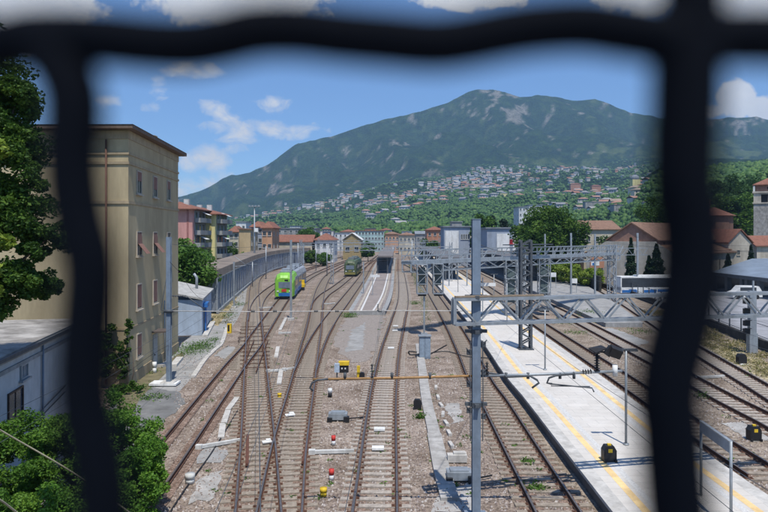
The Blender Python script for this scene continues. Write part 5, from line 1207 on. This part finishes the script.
tree('broadleaf_tree', (HX(308, 290), 290, 0), 13.6, (5.4, 5), 'small round tree in front of the solar panel block', 'tree', L_mid, 5000, .4, 40, crown_low=.3)
for i, (u, Z, h, r, lab) in enumerate([(312, 205, 4.6, 2.6, 'dark bushes below the long red roof'), (324, 200, 4.2, 2.4, 'dark bushes before the white house'), (286, 215, 4.4, 3.0, 'dark bushes left of the lattice mast'), (228, 200, 8, 3, 'green tree beside the yellow flats'), (246, 170, 5, 2.5, 'bush below the tan block'),
                                       (368, 240, 7, 3, 'tree right of the ochre shed'), (430, 250, 9, 4, 'tree before the orange building'), (474, 230, 14, 4, 'tree left of the dark conifer'), (609, 165, 9.5, 4.5, 'tree before the long cream building'), (650, 190, 22, 6, 'dark tree behind the church nave'), (660, 175, 19, 6, 'tall dark tree behind the church roof')]):
    tree('broadleaf_tree', (HX(u, Z), Z, 0), h, (r, r), lab, 'tree', [L_dark, L_mid][i % 2] if i < 9 else L_dark, 3600, .3 if Z < 220 else .4, 36, crown_low=.05 if h < 6 else .15)
for i, (u, Z, lab) in enumerate([(548, 128, 'light green bush nearest the caged signals'), (560, 124, 'second light green bush from the caged signals'), (571, 120, 'light green bush behind the catenary mast on the low platform'), (583, 116, 'light green bush before the red board'), (594, 113, 'rightmost light green bush in the row')]):
    tree('roadside_bush', (HX(u, Z), Z + 1, 0), HV(258 + i * 3, Z) + .3, (2.3, 2.0), lab, 'bush', L_brt, 5200, .19, 44, 'light green bushes along the wall', crown_low=.15)
for i, (u, Z, vt, r) in enumerate([(672, 215, 190, 9), (690, 235, 176, 10), (704, 205, 182, 8), (716, 225, 172, 9), (729, 200, 186, 8), (738, 230, 168, 9), (748, 205, 188, 7.5), (760, 240, 166, 10), (776, 225, 172, 10), (800, 240, 160, 12)]):
    tree('hillside_tree', (HX(u, Z), Z, -1), HV(vt, Z), (r, r), ['tall dark tree', 'tall green tree'][i % 2] + ' ' if 0 else ['tall dark tree just behind the church roof', 'very tall green tree left of the crossing tower', 'dark tree directly left above the crossing tower', 'highest dark tree above the crossing tower', 'lower green tree above the white transept', 'pointed tall tree right above the transept', 'dark tree touching the left side of the bell tower', 'green tree towering behind the bell tower', 'dark tree right behind the bell tower', 'tall tree at the far right edge'][i], 'tree', [L_dark, L_wood2][i % 2], 7500, .5, 70, 'tall trees behind the church', crown_low=.1)
def cypress(u, vb, vt, w, Z, lab):
    base = Vector((HX(u, Z), Z, 0)); t = thing('cypress', base, lab, 'tree', 'cypresses around the church'); h = HV(vt, Z); b = MB(); b.tube([base, base + Vector((0, 0, h * .8))], [.2, .06], 6); b.build('trunk', M_bark, t, True)
    n = 3600; z = RNG.random(n) ** .85; r = w * np.interp(z, [0, .12, .5, 1], [.7, 1, .75, .04]) * (.6 + .45 * RNG.random(n)) * (1 + .18 * np.sin(z * 37 + u)); a = RNG.random(n) * 6.283
    pts = np.stack([r * np.cos(a), r * np.sin(a), z * h], 1); me = leaf_mesh('crown', pts, .22 * (.6 + .7 * RNG.random(n)), RNG.random(n), L_cyp); o = bpy.data.objects.new('crown', me); COL.objects.link(o); o.parent = t
cypress(631, 285, 238, 1.0, 108, 'tall cypress before the brick gable'); cypress(656.5, 290, 244, 1.6, 110, 'broad cypress right of the bus roof'); cypress(649, 290, 256, 1.0, 111, 'short cypress left of the broad one')
cypress(728, 290, 254, 1.1, 122, 'cypress left of the white transept'); cypress(751, 290, 245, .9, 126, 'cypress right of the white transept')
# weeds
def tufts(name, areas, m, lab, leaf=.07):
    P_ = []
    for (c, r, n, h) in areas:
        q = RNG.normal(size=(n, 3)) * np.array([r[0] * .5, r[1] * .5, 0]) + np.array([c[0], c[1], 0]); q[:, 2] = RNG.random(n) ** 1.5 * h + c[2]; P_.append(q)
    p = np.concatenate(P_); me = leaf_mesh(name, p, leaf * (.5 + RNG.random(len(p))), RNG.random(len(p)), m, .35); o = bpy.data.objects.new(name, me); COL.objects.link(o); return tag(o, lab, 'plants', kind='stuff')
W_ = []
for (u, v, a, c, n, h) in [(200, 347, 1.4, 1.6, 900, .45), (190, 352, 1.6, 2.5, 900, .35), (213, 340, .6, 1, 200, .2), (349, 317, 1.0, .9, 700, .5), (359, 311, .9, .7, 450, .4), (415, 304, .9, 1.0, 400, .4), (421, 418, .35, .2, 200, .25),
                            (375, 372, .3, .4, 60, .1), (527, 463, .35, .25, 160, .15), (536, 490, .45, .2, 260, .2), (565, 323, 1.2, 1.5, 500, .4), (590, 316, 1.2, 1.4, 800, .7), (600, 322, 2, 1.4, 300, .3), (575, 333, 1.5, 1.2, 260, .2), (640, 332, 1.5, 1.5, 350, .3),
                            (150, 398, 1.0, .7, 300, .2), (130, 390, 1.2, 1.2, 600, .3), (240, 305, 1.0, 2.0, 300, .3), (258, 275, 1.2, 3, 400, .5), (228, 316, 1, 2, 300, .3), (152, 372, .5, 1, 120, .15), (545, 300, 1.5, 3, 300, .3), (702, 398, .4, .5, 120, .3), (560, 352, .6, .8, 90, .12)]:
    g = G(u, v); W_.append(((g.x, g.y, 0), (a, c), n, h))
for k in range(60):
    y = 68 + k * 2.6; x = float(np.interp(y, [q.y for q in TR['C']], [q.x for q in TR['C']])) + 3.0; W_.append(((x, y, 0), (.7, 2), 60, .5))
for k in range(170):
    u, v = random.uniform(430, 760), random.uniform(300, 500)
    if random.random() < .5: u = random.uniform(180, 480)
    g = G(u, v); 
    if 7 < g.x < 14.5: continue
    W_.append(((g.x, g.y, 0), (.18, .18), 14, .1))
tufts('weeds', W_, L_mid, 'small green weeds scattered over the gravel')
A_ = []
for k in range(420):
    s_ = random.random(); y = 40 + 40 * s_; xw = float(np.interp(y, [40, 51.4, 67.6, 82], [30.2, 31.2, 34, 36])); x = xw - random.uniform(.5, 5.5 * (1 - .35 * s_)); A_.append(((x, y, 0), (.5, .6), 38, .22))
tufts('dry_grass_tufts', A_, L_gra, 'dry yellow-green grass on the right bank', .08)
A_ = []
for (u, v) in [(u, v) for u in range(230, 250, 3) for v in range(268, 325, 5)]: g = G(u - (v - 268) * .35, v); A_.append(((g.x, g.y, 0), (1.0, 1.5), 40, .3))
tufts('verge_grass_tufts', A_, L_gra, 'dry grass on the sandy strip at the left', .1)

# loose gravel stones near the camera for relief
def stones(n=26000):
    me0 = np.array([(1, 0, -.3), (-1, .2, -.3), (0, 1, -.3), (.1, -1, -.3), (.2, .1, .8)]) ; fs0 = [(0, 2, 4), (2, 1, 4), (1, 3, 4), (3, 0, 4)]
    V, F_, T = [], [], []
    for k in range(n):
        y = 20 + 30 * random.random() ** 1.5; x = random.uniform(-.62, .62) * y
        if 7.2 < x < 13.8 and y > 10: continue
        if x < -7 - (y - 20) * .3 and y < 46: continue
        s_ = random.uniform(.03, .065); a = random.uniform(0, 6.28); c, sn = math.cos(a), math.sin(a); o = len(V)
        for p in me0: V.append((x + s_ * (p[0] * c - p[1] * sn) * random.uniform(.7, 1.2), y + s_ * (p[0] * sn + p[1] * c), .0 + s_ * p[2]))
        F_ += [tuple(i + o for i in f) for f in fs0]; T += [random.random()] * 4
    me = bpy.data.meshes.new('loose_stones'); me.from_pydata(V, [], F_); at = me.attributes.new('tone', 'FLOAT', 'FACE'); at.data.foreach_set('value', T)
    m = leafmat('stone_mix', (.13, .10, .085), (.28, .22, .19), (.50, .46, .42), 0); me.materials.append(m); o = bpy.data.objects.new('loose_stones', me); COL.objects.link(o); tag(o, 'loose ballast stones lying on the track bed', 'stones', kind='stuff')
stones()

# ================================================================== HILLS
RU = [-500, 100, 180, 203, 231, 248, 270, 297, 336, 367, 383, 414, 449, 460, 468, 480, 492, 504, 520, 538, 556, 572, 594, 611, 632, 662, 696, 720, 735, 756, 775, 900, 1300]
RV = [214, 206, 197, 189, 175, 174, 162.5, 144, 134, 124, 119, 113, 102, 96, 91.5, 88.2, 89, 91.5, 96.5, 94.5, 96, 100, 98.5, 104.5, 112.5, 117.5, 120.5, 118, 117, 116.5, 121, 135, 150]
KU = [-500, 180, 260, 330, 400, 470, 560, 620, 660, 768, 1300]
KZ = [450, 700, 1100, 1600, 2300, 2900]
KP = np.array([[-13, 0, 4, 8, 11, 18], [-13, 0, 5, 9, 13, 19], [-13, 1, 6, 12, 18, 27], [-13, 2, 8, 17, 28, 40], [-13, 6, 18, 31, 45, 57], [-13, 9, 26, 43, 60, 72], [-13, 12, 32, 46, 63, 74], [-10, 28, 38, 48, 64, 75], [32, 58, 64, 67, 70, 79], [60, 69, 72, 74, 76, 82], [60, 69, 72, 74, 76, 82]])
def smooth_noise(x, y, seed):
    r = np.random.default_rng(seed); g = r.random((64, 64)); xi = np.floor(x).astype(int); yi = np.floor(y).astype(int); fx = x - xi; fy = y - yi; fx = fx * fx * (3 - 2 * fx); fy = fy * fy * (3 - 2 * fy)
    a = g[xi % 64, yi % 64]; b_ = g[(xi + 1) % 64, yi % 64]; c = g[xi % 64, (yi + 1) % 64]; d_ = g[(xi + 1) % 64, (yi + 1) % 64]
    return (a * (1 - fx) + b_ * fx) * (1 - fy) + (c * (1 - fx) + d_ * fx) * fy - .5
def fbm(x, y, seed, o=5):
    t = 0; a = 1
    for k in range(o): t = t + a * smooth_noise(x * 2 ** k + 13 * k, y * 2 ** k + 7 * k, seed + k); a *= .5
    return t
def terr_p(U, Z):
    U = np.asarray(U, float); Z = np.asarray(Z, float)
    cols = [np.interp(U, KU, KP[:, j]) for j in range(len(KZ))]; ridge = 236 - np.interp(U, RU, RV)
    zs = [300] + KZ + [3900.0, 5200.0]
    base0 = np.interp(U, [-500, 640, 670, 1300], [-20.05, -20.05, -4, 18]); vals = [base0] + cols + [ridge, ridge * .62]
    out = vals[0].copy()
    for j in range(len(zs) - 1):
        t = np.clip((Z - zs[j]) / (zs[j + 1] - zs[j]), 0, 1)
        if j == len(zs) - 3: t = t ** .85
        out = np.where(Z >= zs[j], vals[j] * (1 - t) + vals[j + 1] * t, out)
    return out
def terr(U, Z):
    p = terr_p(U, Z); X = (U - 384) / F * Z; z = CAMZ + p * Z / F
    far = np.clip((Z - 500) / 1500, 0, 1); ridge_w = np.clip(1 - np.abs(Z - 3900) / 1200, 0, 1)
    rib = np.abs(fbm(X / 420 + Z / 1500, Z / 900, 5)) * 2
    z = z + far * (fbm(X / 300, Z / 300, 21) * 42 * np.clip(np.abs(Z - 3900) / 500, .12, 1)) - rib * far * np.clip((Z - 2700) / 700, 0, 1) * 165 * np.clip(np.abs(Z - 3900) / 300, 0, 1) + fbm(X / 60, Z / 60, 33, 3) * 14 * np.clip((Z - 2500) / 800, .12, .7) * np.clip((Z - 450) / 400, 0, 1)
    return X, Z, np.maximum(z, -30)
us = np.arange(-500, 1301, 3.0); zs_ = np.concatenate([np.arange(300, 1200, 18), np.arange(1200, 2800, 28), np.arange(2800, 4100, 13), np.arange(4100, 5200, 60)]); UU, ZZ = np.meshgrid(us, zs_)
X, Y, Zh = terr(UU, ZZ); nr, nc = X.shape; V = np.stack([X, Y, Zh], -1).reshape(-1, 3)
idx = np.arange(nr * nc).reshape(nr, nc); Fq = np.stack([idx[:-1, :-1], idx[:-1, 1:], idx[1:, 1:], idx[1:, :-1]], -1).reshape(-1, 4)
me = bpy.data.meshes.new('hills'); me.vertices.add(len(V)); me.vertices.foreach_set('co', V.reshape(-1).astype(np.float32)); me.loops.add(Fq.size); me.loops.foreach_set('vertex_index', Fq.reshape(-1).astype(np.int32))
me.polygons.add(len(Fq)); me.polygons.foreach_set('loop_start', np.arange(0, Fq.size, 4, dtype=np.int32)); me.polygons.foreach_set('use_smooth', np.ones(len(Fq), bool))
# rock and meadow cover as a vertex attribute (the land's own colour)
uu, zz = UU.reshape(-1), ZZ.reshape(-1); pv = 236 - terr_p(uu, zz); rock = np.zeros(len(uu))
for (cu, cv, su, sv, w) in [(487, 98, 26, 14, 1.7), (514, 108, 22, 15, 1.6), (560, 104, 45, 8, .8), (598, 102, 26, 5, .8), (282, 183, 18, 14, 1.8), (247, 185, 5, 12, .7), (292, 158, 14, 5, .6), (345, 145, 12, 6, .8), (415, 165, 30, 14, .7), (400, 143, 30, 6, .8), (440, 142, 22, 5, .7), (490, 138, 16, 6, .8), (380, 152, 24, 6, .5), (425, 172, 14, 8, .7), (725, 122, 30, 6, .9), (750, 118, 24, 5, .8), (262, 168, 10, 6, .6), (330, 172, 10, 5, .5), (470, 165, 30, 6, .4)]:
    rock = np.maximum(rock, w * np.clip(1 - ((uu - cu) / su) ** 2 - ((pv - cv) / sv) ** 2, 0, 1) ** .5)
rn = fbm(uu / 7, pv / 4.5, 55, 4); rock = np.clip((rock + rn * 2.9 - 1.32) * 2.0, 0, .8) * (zz > 2700)
mead = np.zeros(len(uu))
for (cu, cv, su, sv, w) in [(620, 150, 60, 9, .8), (700, 150, 80, 14, .9), (560, 158, 50, 6, .5), (340, 206, 60, 8, .6), (280, 212, 60, 7, .6), (480, 222, 14, 3, .4), (600, 200, 60, 10, .5), (400, 222, 20, 5, .3)]:
    mead = np.maximum(mead, w * np.clip(1 - ((uu - cu) / su) ** 2 - ((pv - cv) / sv) ** 2, 0, 1) ** .5)
mead = np.clip((mead + fbm(uu / 9, pv / 5, 77, 4) * 1.5 - .5) * 2.5, 0, 1) * (zz > 1100)
for nm, ar in (('rock', rock), ('meadow', mead)):
    a = me.attributes.new(nm, 'FLOAT', 'POINT'); a.data.foreach_set('value', ar.astype(np.float32))
me.update(calc_edges=True)
m = bpy.data.materials.new('hill_cover'); m.use_nodes = True; t = m.node_tree; bs = t.nodes['Principled BSDF']; bs.inputs['Roughness'].default_value = 1; bs.inputs['Specular IOR Level'].default_value = 0
tcn = t.nodes.new('ShaderNodeTexCoord')
def nz(sc, det=6, rgh=.65):
    n = t.nodes.new('ShaderNodeTexNoise'); n.inputs['Scale'].default_value = sc; n.inputs['Detail'].default_value = det; n.inputs['Roughness'].default_value = rgh; t.links.new(tcn.outputs['Object'], n.inputs['Vector']); return n
def ramp(src, stops):
    r = t.nodes.new('ShaderNodeValToRGB'); e = r.color_ramp.elements; e[0].position, e[0].color = stops[0][0], (*stops[0][1], 1); e[1].position, e[1].color = stops[-1][0], (*stops[-1][1], 1)
    for s_ in stops[1:-1]: k = e.new(s_[0]); k.color = (*s_[1], 1)
    t.links.new(src, r.inputs[0]); return r.outputs[0]
n1 = nz(.018, 11, .80); n2 = nz(.05, 8, .75); vo = t.nodes.new('ShaderNodeTexVoronoi'); vo.inputs['Scale'].default_value = .085; t.links.new(tcn.outputs['Object'], vo.inputs['Vector'])
forest = ramp(n1.outputs[0], [(.36, (.009, .024, .008)), (.5, (.024, .056, .013)), (.64, (.060, .11, .022))])
rockc = ramp(n2.outputs[0], [(.35, (.12, .11, .08)), (.65, (.50, .45, .38))]); meadc = ramp(n2.outputs[0], [(.3, (.06, .10, .03)), (.7, (.14, .18, .05))])
def mixc(f, a, b_):
    k = t.nodes.new('ShaderNodeMix'); k.data_type = 'RGBA'; t.links.new(f, k.inputs['Factor']); t.links.new(a, k.inputs[6]); t.links.new(b_, k.inputs[7]); return k.outputs[2]
def attr(nm): a = t.nodes.new('ShaderNodeAttribute'); a.attribute_name = nm; return a.outputs['Fac']
c = mixc(attr('meadow'), forest, meadc); c = mixc(attr('rock'), c, rockc); t.links.new(c, bs.inputs['Base Color'])
bn = t.nodes.new('ShaderNodeBump'); bn.inputs['Strength'].default_value = 1; bn.inputs['Distance'].default_value = 9; t.links.new(vo.outputs['Distance'], bn.inputs['Height'])
bn2 = t.nodes.new('ShaderNodeBump'); bn2.inputs['Strength'].default_value = .8; bn2.inputs['Distance'].default_value = 40; t.links.new(n1.outputs[0], bn2.inputs['Height']); t.links.new(bn.outputs[0], bn2.inputs['Normal']); t.links.new(bn2.outputs[0], bs.inputs['Normal'])
me.materials.append(m); o = bpy.data.objects.new('hills', me); COL.objects.link(o); struct(o)
def Zof(U, v, lo=450, hi=3000):
    zz_ = np.linspace(lo, hi, 300); pp = terr_p(np.full(300, U), zz_); return float(np.interp(236 - v, pp, zz_))

# woods: crowns of many leaves-clumps on the hillside
def wood(name, n, sampler, label, m, rs=(3.5, 6.5)):
    ico = []
    t_ = (1 + 5 ** .5) / 2; iv = np.array([(-1, t_, 0), (1, t_, 0), (-1, -t_, 0), (1, -t_, 0), (0, -1, t_), (0, 1, t_), (0, -1, -t_), (0, 1, -t_), (t_, 0, -1), (t_, 0, 1), (-t_, 0, -1), (-t_, 0, 1)]) / 1.9
    fi = np.array([(0, 11, 5), (0, 5, 1), (0, 1, 7), (0, 7, 10), (0, 10, 11), (1, 5, 9), (5, 11, 4), (11, 10, 2), (10, 7, 6), (7, 1, 8), (3, 9, 4), (3, 4, 2), (3, 2, 6), (3, 6, 8), (3, 8, 9), (4, 9, 5), (2, 4, 11), (6, 2, 10), (8, 6, 7), (9, 8, 1)])
    C, R = [], []
    while len(C) < n:
        s_ = sampler()
        if s_ is None: continue
        u, z = s_; x, y, h = terr(np.array([u]), np.array([z])); r = random.uniform(*rs)
        for q in range(3): C.append((x[0] + random.uniform(-.6, .6) * r, y[0] + random.uniform(-.6, .6) * r, h[0] + r * random.uniform(.3, 1.1))); R.append(r * random.uniform(.45, .8))
    C = np.array(C); R = np.array(R); k = len(C); Vv = iv[None] * (1 + RNG.normal(size=(k, 12, 1)) * .22) * R[:, None, None] + C[:, None]; Fs = (fi[None] + 12 * np.arange(k)[:, None, None]).reshape(-1, 3)
    me = bpy.data.meshes.new(name); me.vertices.add(12 * k); me.vertices.foreach_set('co', Vv.reshape(-1).astype(np.float32)); me.loops.add(Fs.size); me.loops.foreach_set('vertex_index', Fs.reshape(-1).astype(np.int32))
    me.polygons.add(len(Fs)); me.polygons.foreach_set('loop_start', np.arange(0, Fs.size, 3, dtype=np.int32)); tn = np.repeat(np.clip(RNG.random(k // 3 + 1).repeat(3)[:k] * .7 + RNG.random(k) * .3, 0, 1), 20)
    a = me.attributes.new('tone', 'FLOAT', 'FACE'); a.data.foreach_set('value', (tn * .8 + RNG.random(len(tn)) * .2).astype(np.float32)); me.materials.append(m); me.update(calc_edges=True)
    o = bpy.data.objects.new(name, me); COL.objects.link(o); tag(o, label, 'woods', kind='stuff')
L_wood = leafmat('woodland', (.020, .055, .012), (.05, .11, .020), (.11, .19, .035), .0)
def s_right():
    u = random.uniform(615, 830); z = random.uniform(300, 900); return (u, z)
wood('hillside_wood', 11000, s_right, 'dark wooded hillside behind the church', L_wood, (2.6, 4.6))
def s_mid():
    u = random.uniform(150, 640); z = 560 + 1100 * random.random() ** .8
    if u < 330 and random.random() < .5: return None
    return (u, z)
wood('valley_wood', 26000, s_mid, 'green woods on the slope below the hillside village', L_wood, (2.6, 4.8))
def s_vil():
    u = random.uniform(230, 670); return (u, random.uniform(1600, 2900))
wood('village_trees', 12000, s_vil, 'trees between the houses of the hillside village', L_wood, (3, 5.5))

# ================================================================== HILLSIDE VILLAGE
kinds = [('tiny white house with a grey roof in the hillside village', (.62, .61, .58), (.32, .31, .30)), ('tiny white house with a reddish roof in the hillside village', (.56, .53, .47), (.33, .19, .14)),
         ('tiny cream house with a brown roof in the hillside village', (.64, .58, .48), (.28, .22, .17)), ('tiny grey house with a dark roof in the hillside village', (.50, .50, .50), (.22, .22, .23)), ('tiny orange-walled house in the hillside village', (.48, .24, .14), (.33, .15, .09))]
HM = []
for i, (lab, wc, rc) in enumerate(kinds):
    w_, r_ = mat('village_wall_%d' % i, wc, .9, .1, .2), mat('village_roof_%d' % i, rc, .9, .15, .3)
    for q in range(2):
        b = MB(); L_ = 9 + 4 * q; b.box((0, 0, 1.5), (L_, 8, 9)); b.mi = 1; (b.gable(-L_ / 2, L_ / 2, -4, 4, 6.1, 8.4, .8, 'x') if q == 0 else b.hip(-L_ / 2, L_ / 2, -4, 4, 6.1, 8.3, .8)); b.mi = 2
        for fz in (1.2, 4.0):
            for fx in range(3): b.box((-L_ / 3 + fx * L_ / 3, -4.03, fz), (1.3, .1, 1.5))
        HM.append((b.mesh('village_house', [w_, r_, M_glass]), i))
def village_spot():
    r = random.random()
    if r < .45:   # main dense ridge village
        u = random.gauss(455, 42); top = np.interp(u, [330, 400, 430, 480, 540, 560], [206, 193, 184, 170, 170, 172]); v = top + abs(random.gauss(0, 11)) + 1
    elif r < .72: u = random.uniform(470, 650); v = random.uniform(166, 200)
    elif r < .80: u = random.uniform(540, 650); v = random.uniform(190, 214)
    else: u = random.uniform(235, 400); v = np.interp(u, [235, 300, 340, 400], [219, 211, 206, 196]) + random.gauss(0, 3)
    return u, v
spots = []
tries = 0
while len(spots) < 620 and tries < 9000:
    tries += 1; u, v = village_spot()
    if not (230 < u < 665): continue
    Z = Zof(u, v); x, y, h = terr(np.array([u]), np.array([Z])); x, y, h = float(x[0]), float(y[0]), float(h[0])
    if any((x - a) ** 2 + (y - c) ** 2 < 210 for a, c, *_ in spots): continue
    spots.append((x, y, h, random.choices(range(5), [3.5, 3.5, 3.2, 2.4, .9])[0]))
spots.sort(key=lambda s_: s_[1]); rest = MB(); rest_m = []
for i, (x, y, h, k) in enumerate(spots):
    rz = random.uniform(-.7, .7); me, _ = HM[k * 2 + random.randrange(2)]
    s_ = random.uniform(.75, 1.7) * (.75 + .25 * min(1, y / 2400))
    if i < 300:
        uo, vo_ = 384 + F * x / y, 236 - F * (h - CAMZ) / y; bi = int(np.searchsorted([300, 345, 385, 415, 440, 462, 485, 510, 540, 565, 590, 620], uo)); tv_ = int(np.searchsorted([178, 186, 196, 206], vo_))
        lab_ = kinds[k][0].replace('in the hillside village', 'in ' + ['uppermost', 'upper', 'middle', 'lower', 'lowest'][tv_] + ' village rows ' + ['over the curved wall', 'over the white red-roofed house', 'over the turquoise block', 'over the salmon house', 'over the orange building', 'over the blank white panel', 'over the near mast', 'left of the white tower', 'over the white tower', 'over the round tree', 'right of the round tree', 'over the long cream building', 'beside the pylon'][bi])
        o = bpy.data.objects.new('village_house', me); COL.objects.link(o); o.location = (x, y, h); o.rotation_euler = (0, 0, rz); o.scale = (s_, s_, s_ * random.uniform(.8, 1.1)); tag(o, lab_, 'house', 'houses of the hillside village')
    else:
        rest.M = Matrix.Translation((x, y, h)) @ Matrix.Rotation(rz, 4, 'Z') @ Matrix.Scale(s_, 4); rest.mi = k * 2; rest.box((0, 0, 1.5), (10, 8, 9)); rest.mi = k * 2 + 1; rest.gable(-5, 5, -4, 4, 6.1, 8.4, .8, 'x')
rest.M = Matrix.Identity(4)
tag(rest.build('distant_village_houses', [mat(f'village_{a}_{i}', (0, 0, 0)) for i in range(5) for a in ('wall', 'roof')]), 'farthest houses of the hillside village', 'houses', kind='stuff')
# larger blocks on the slope
for (u0, u1, v0, v1, m_, lab) in [(500, 507, 193, 198, M_yell, 'yellow house low on the village slope'), (512, 520, 193, 197, M_cream, 'cream house right of the yellow one on the slope'), (570, 580, 184, 190, M_org, 'orange villa on the slope, left one'), (591, 600, 186, 194, M_org, 'orange villa on the slope, right one'),
                            (584, 604, 202, 209, M_greyr, 'long pale terraced block on the slope, left one'), (612, 634, 205, 211, M_greyr, 'long pale terraced block on the slope, right one'), (543, 556, 193, 199, M_wh, 'white villa on the slope left of the orange ones'), (408, 418, 221, 225, M_greyr, 'grey sheds in the green slope above the salmon house')]:
    Z = Zof((u0 + u1) / 2, v1); x0_, x1_ = HX(u0, Z), HX(u1, Z); zb = HV(v1, Z); house('slope_building', lab, (x0_ + x1_) / 2, Z, x1_ - x0_, 12, max(6, (v1 - v0) / F * Z), m_, 'flat' if 'terr' in lab or 'shed' in lab else 'hip', M_terra if 'orange' in lab else M_slate, 2.5, 0, 2, 4, 0, z0=zb, base=-12)
# yellow church tower and antenna pylon
Z = Zof(635, 192); x_, zb = HX(635, Z), HV(195, Z); t = thing('village_church', (x_, Z, zb), 'tiny yellow church tower with a dome on the slope', 'church')
b = MB(); b.box((x_, Z, zb + 8), (11, 11, 28)); b.build('tower', M_yell, t); b = MB(); b.sphere((x_, Z, zb + 24), 6, 12, 8, (1, 1, .9)); b.tube([(x_, Z, zb + 28), (x_, Z, zb + 36)], .6, 6); b.build('dome', M_slate, t, True)
Z = 2500; x_ = HX(635, Z); zb = float(terr(np.array([635.]), np.array([2500.]))[2][0]); t = thing('antenna_pylon', (x_, Z, zb), 'thin antenna pylon rising above the village slope', 'pylon'); b = MB(); lattice_mast(b, (x_, Z, zb - 3), HV(162, Z) - zb, 4.5, 4.5, 1.0, 9); b.build('lattice', M_galv, t)

# ================================================================== HAZE
b = MB(); b.box((0, 2600, 560), (9600, 5900, 1240)); hz = b.build('haze', bpy.data.materials.new('haze'))
m = hz.data.materials[0]; m.use_nodes = True; t = m.node_tree; t.nodes.clear(); pvn = t.nodes.new('ShaderNodeVolumePrincipled'); ou = t.nodes.new('ShaderNodeOutputMaterial'); t.links.new(pvn.outputs[0], ou.inputs['Volume'])
pvn.inputs['Color'].default_value = (.42, .68, 1.0, 1); pvn.inputs['Density'].default_value = .00012; pvn.inputs['Anisotropy'].default_value = 0.0; hz['kind'] = 'stuff'
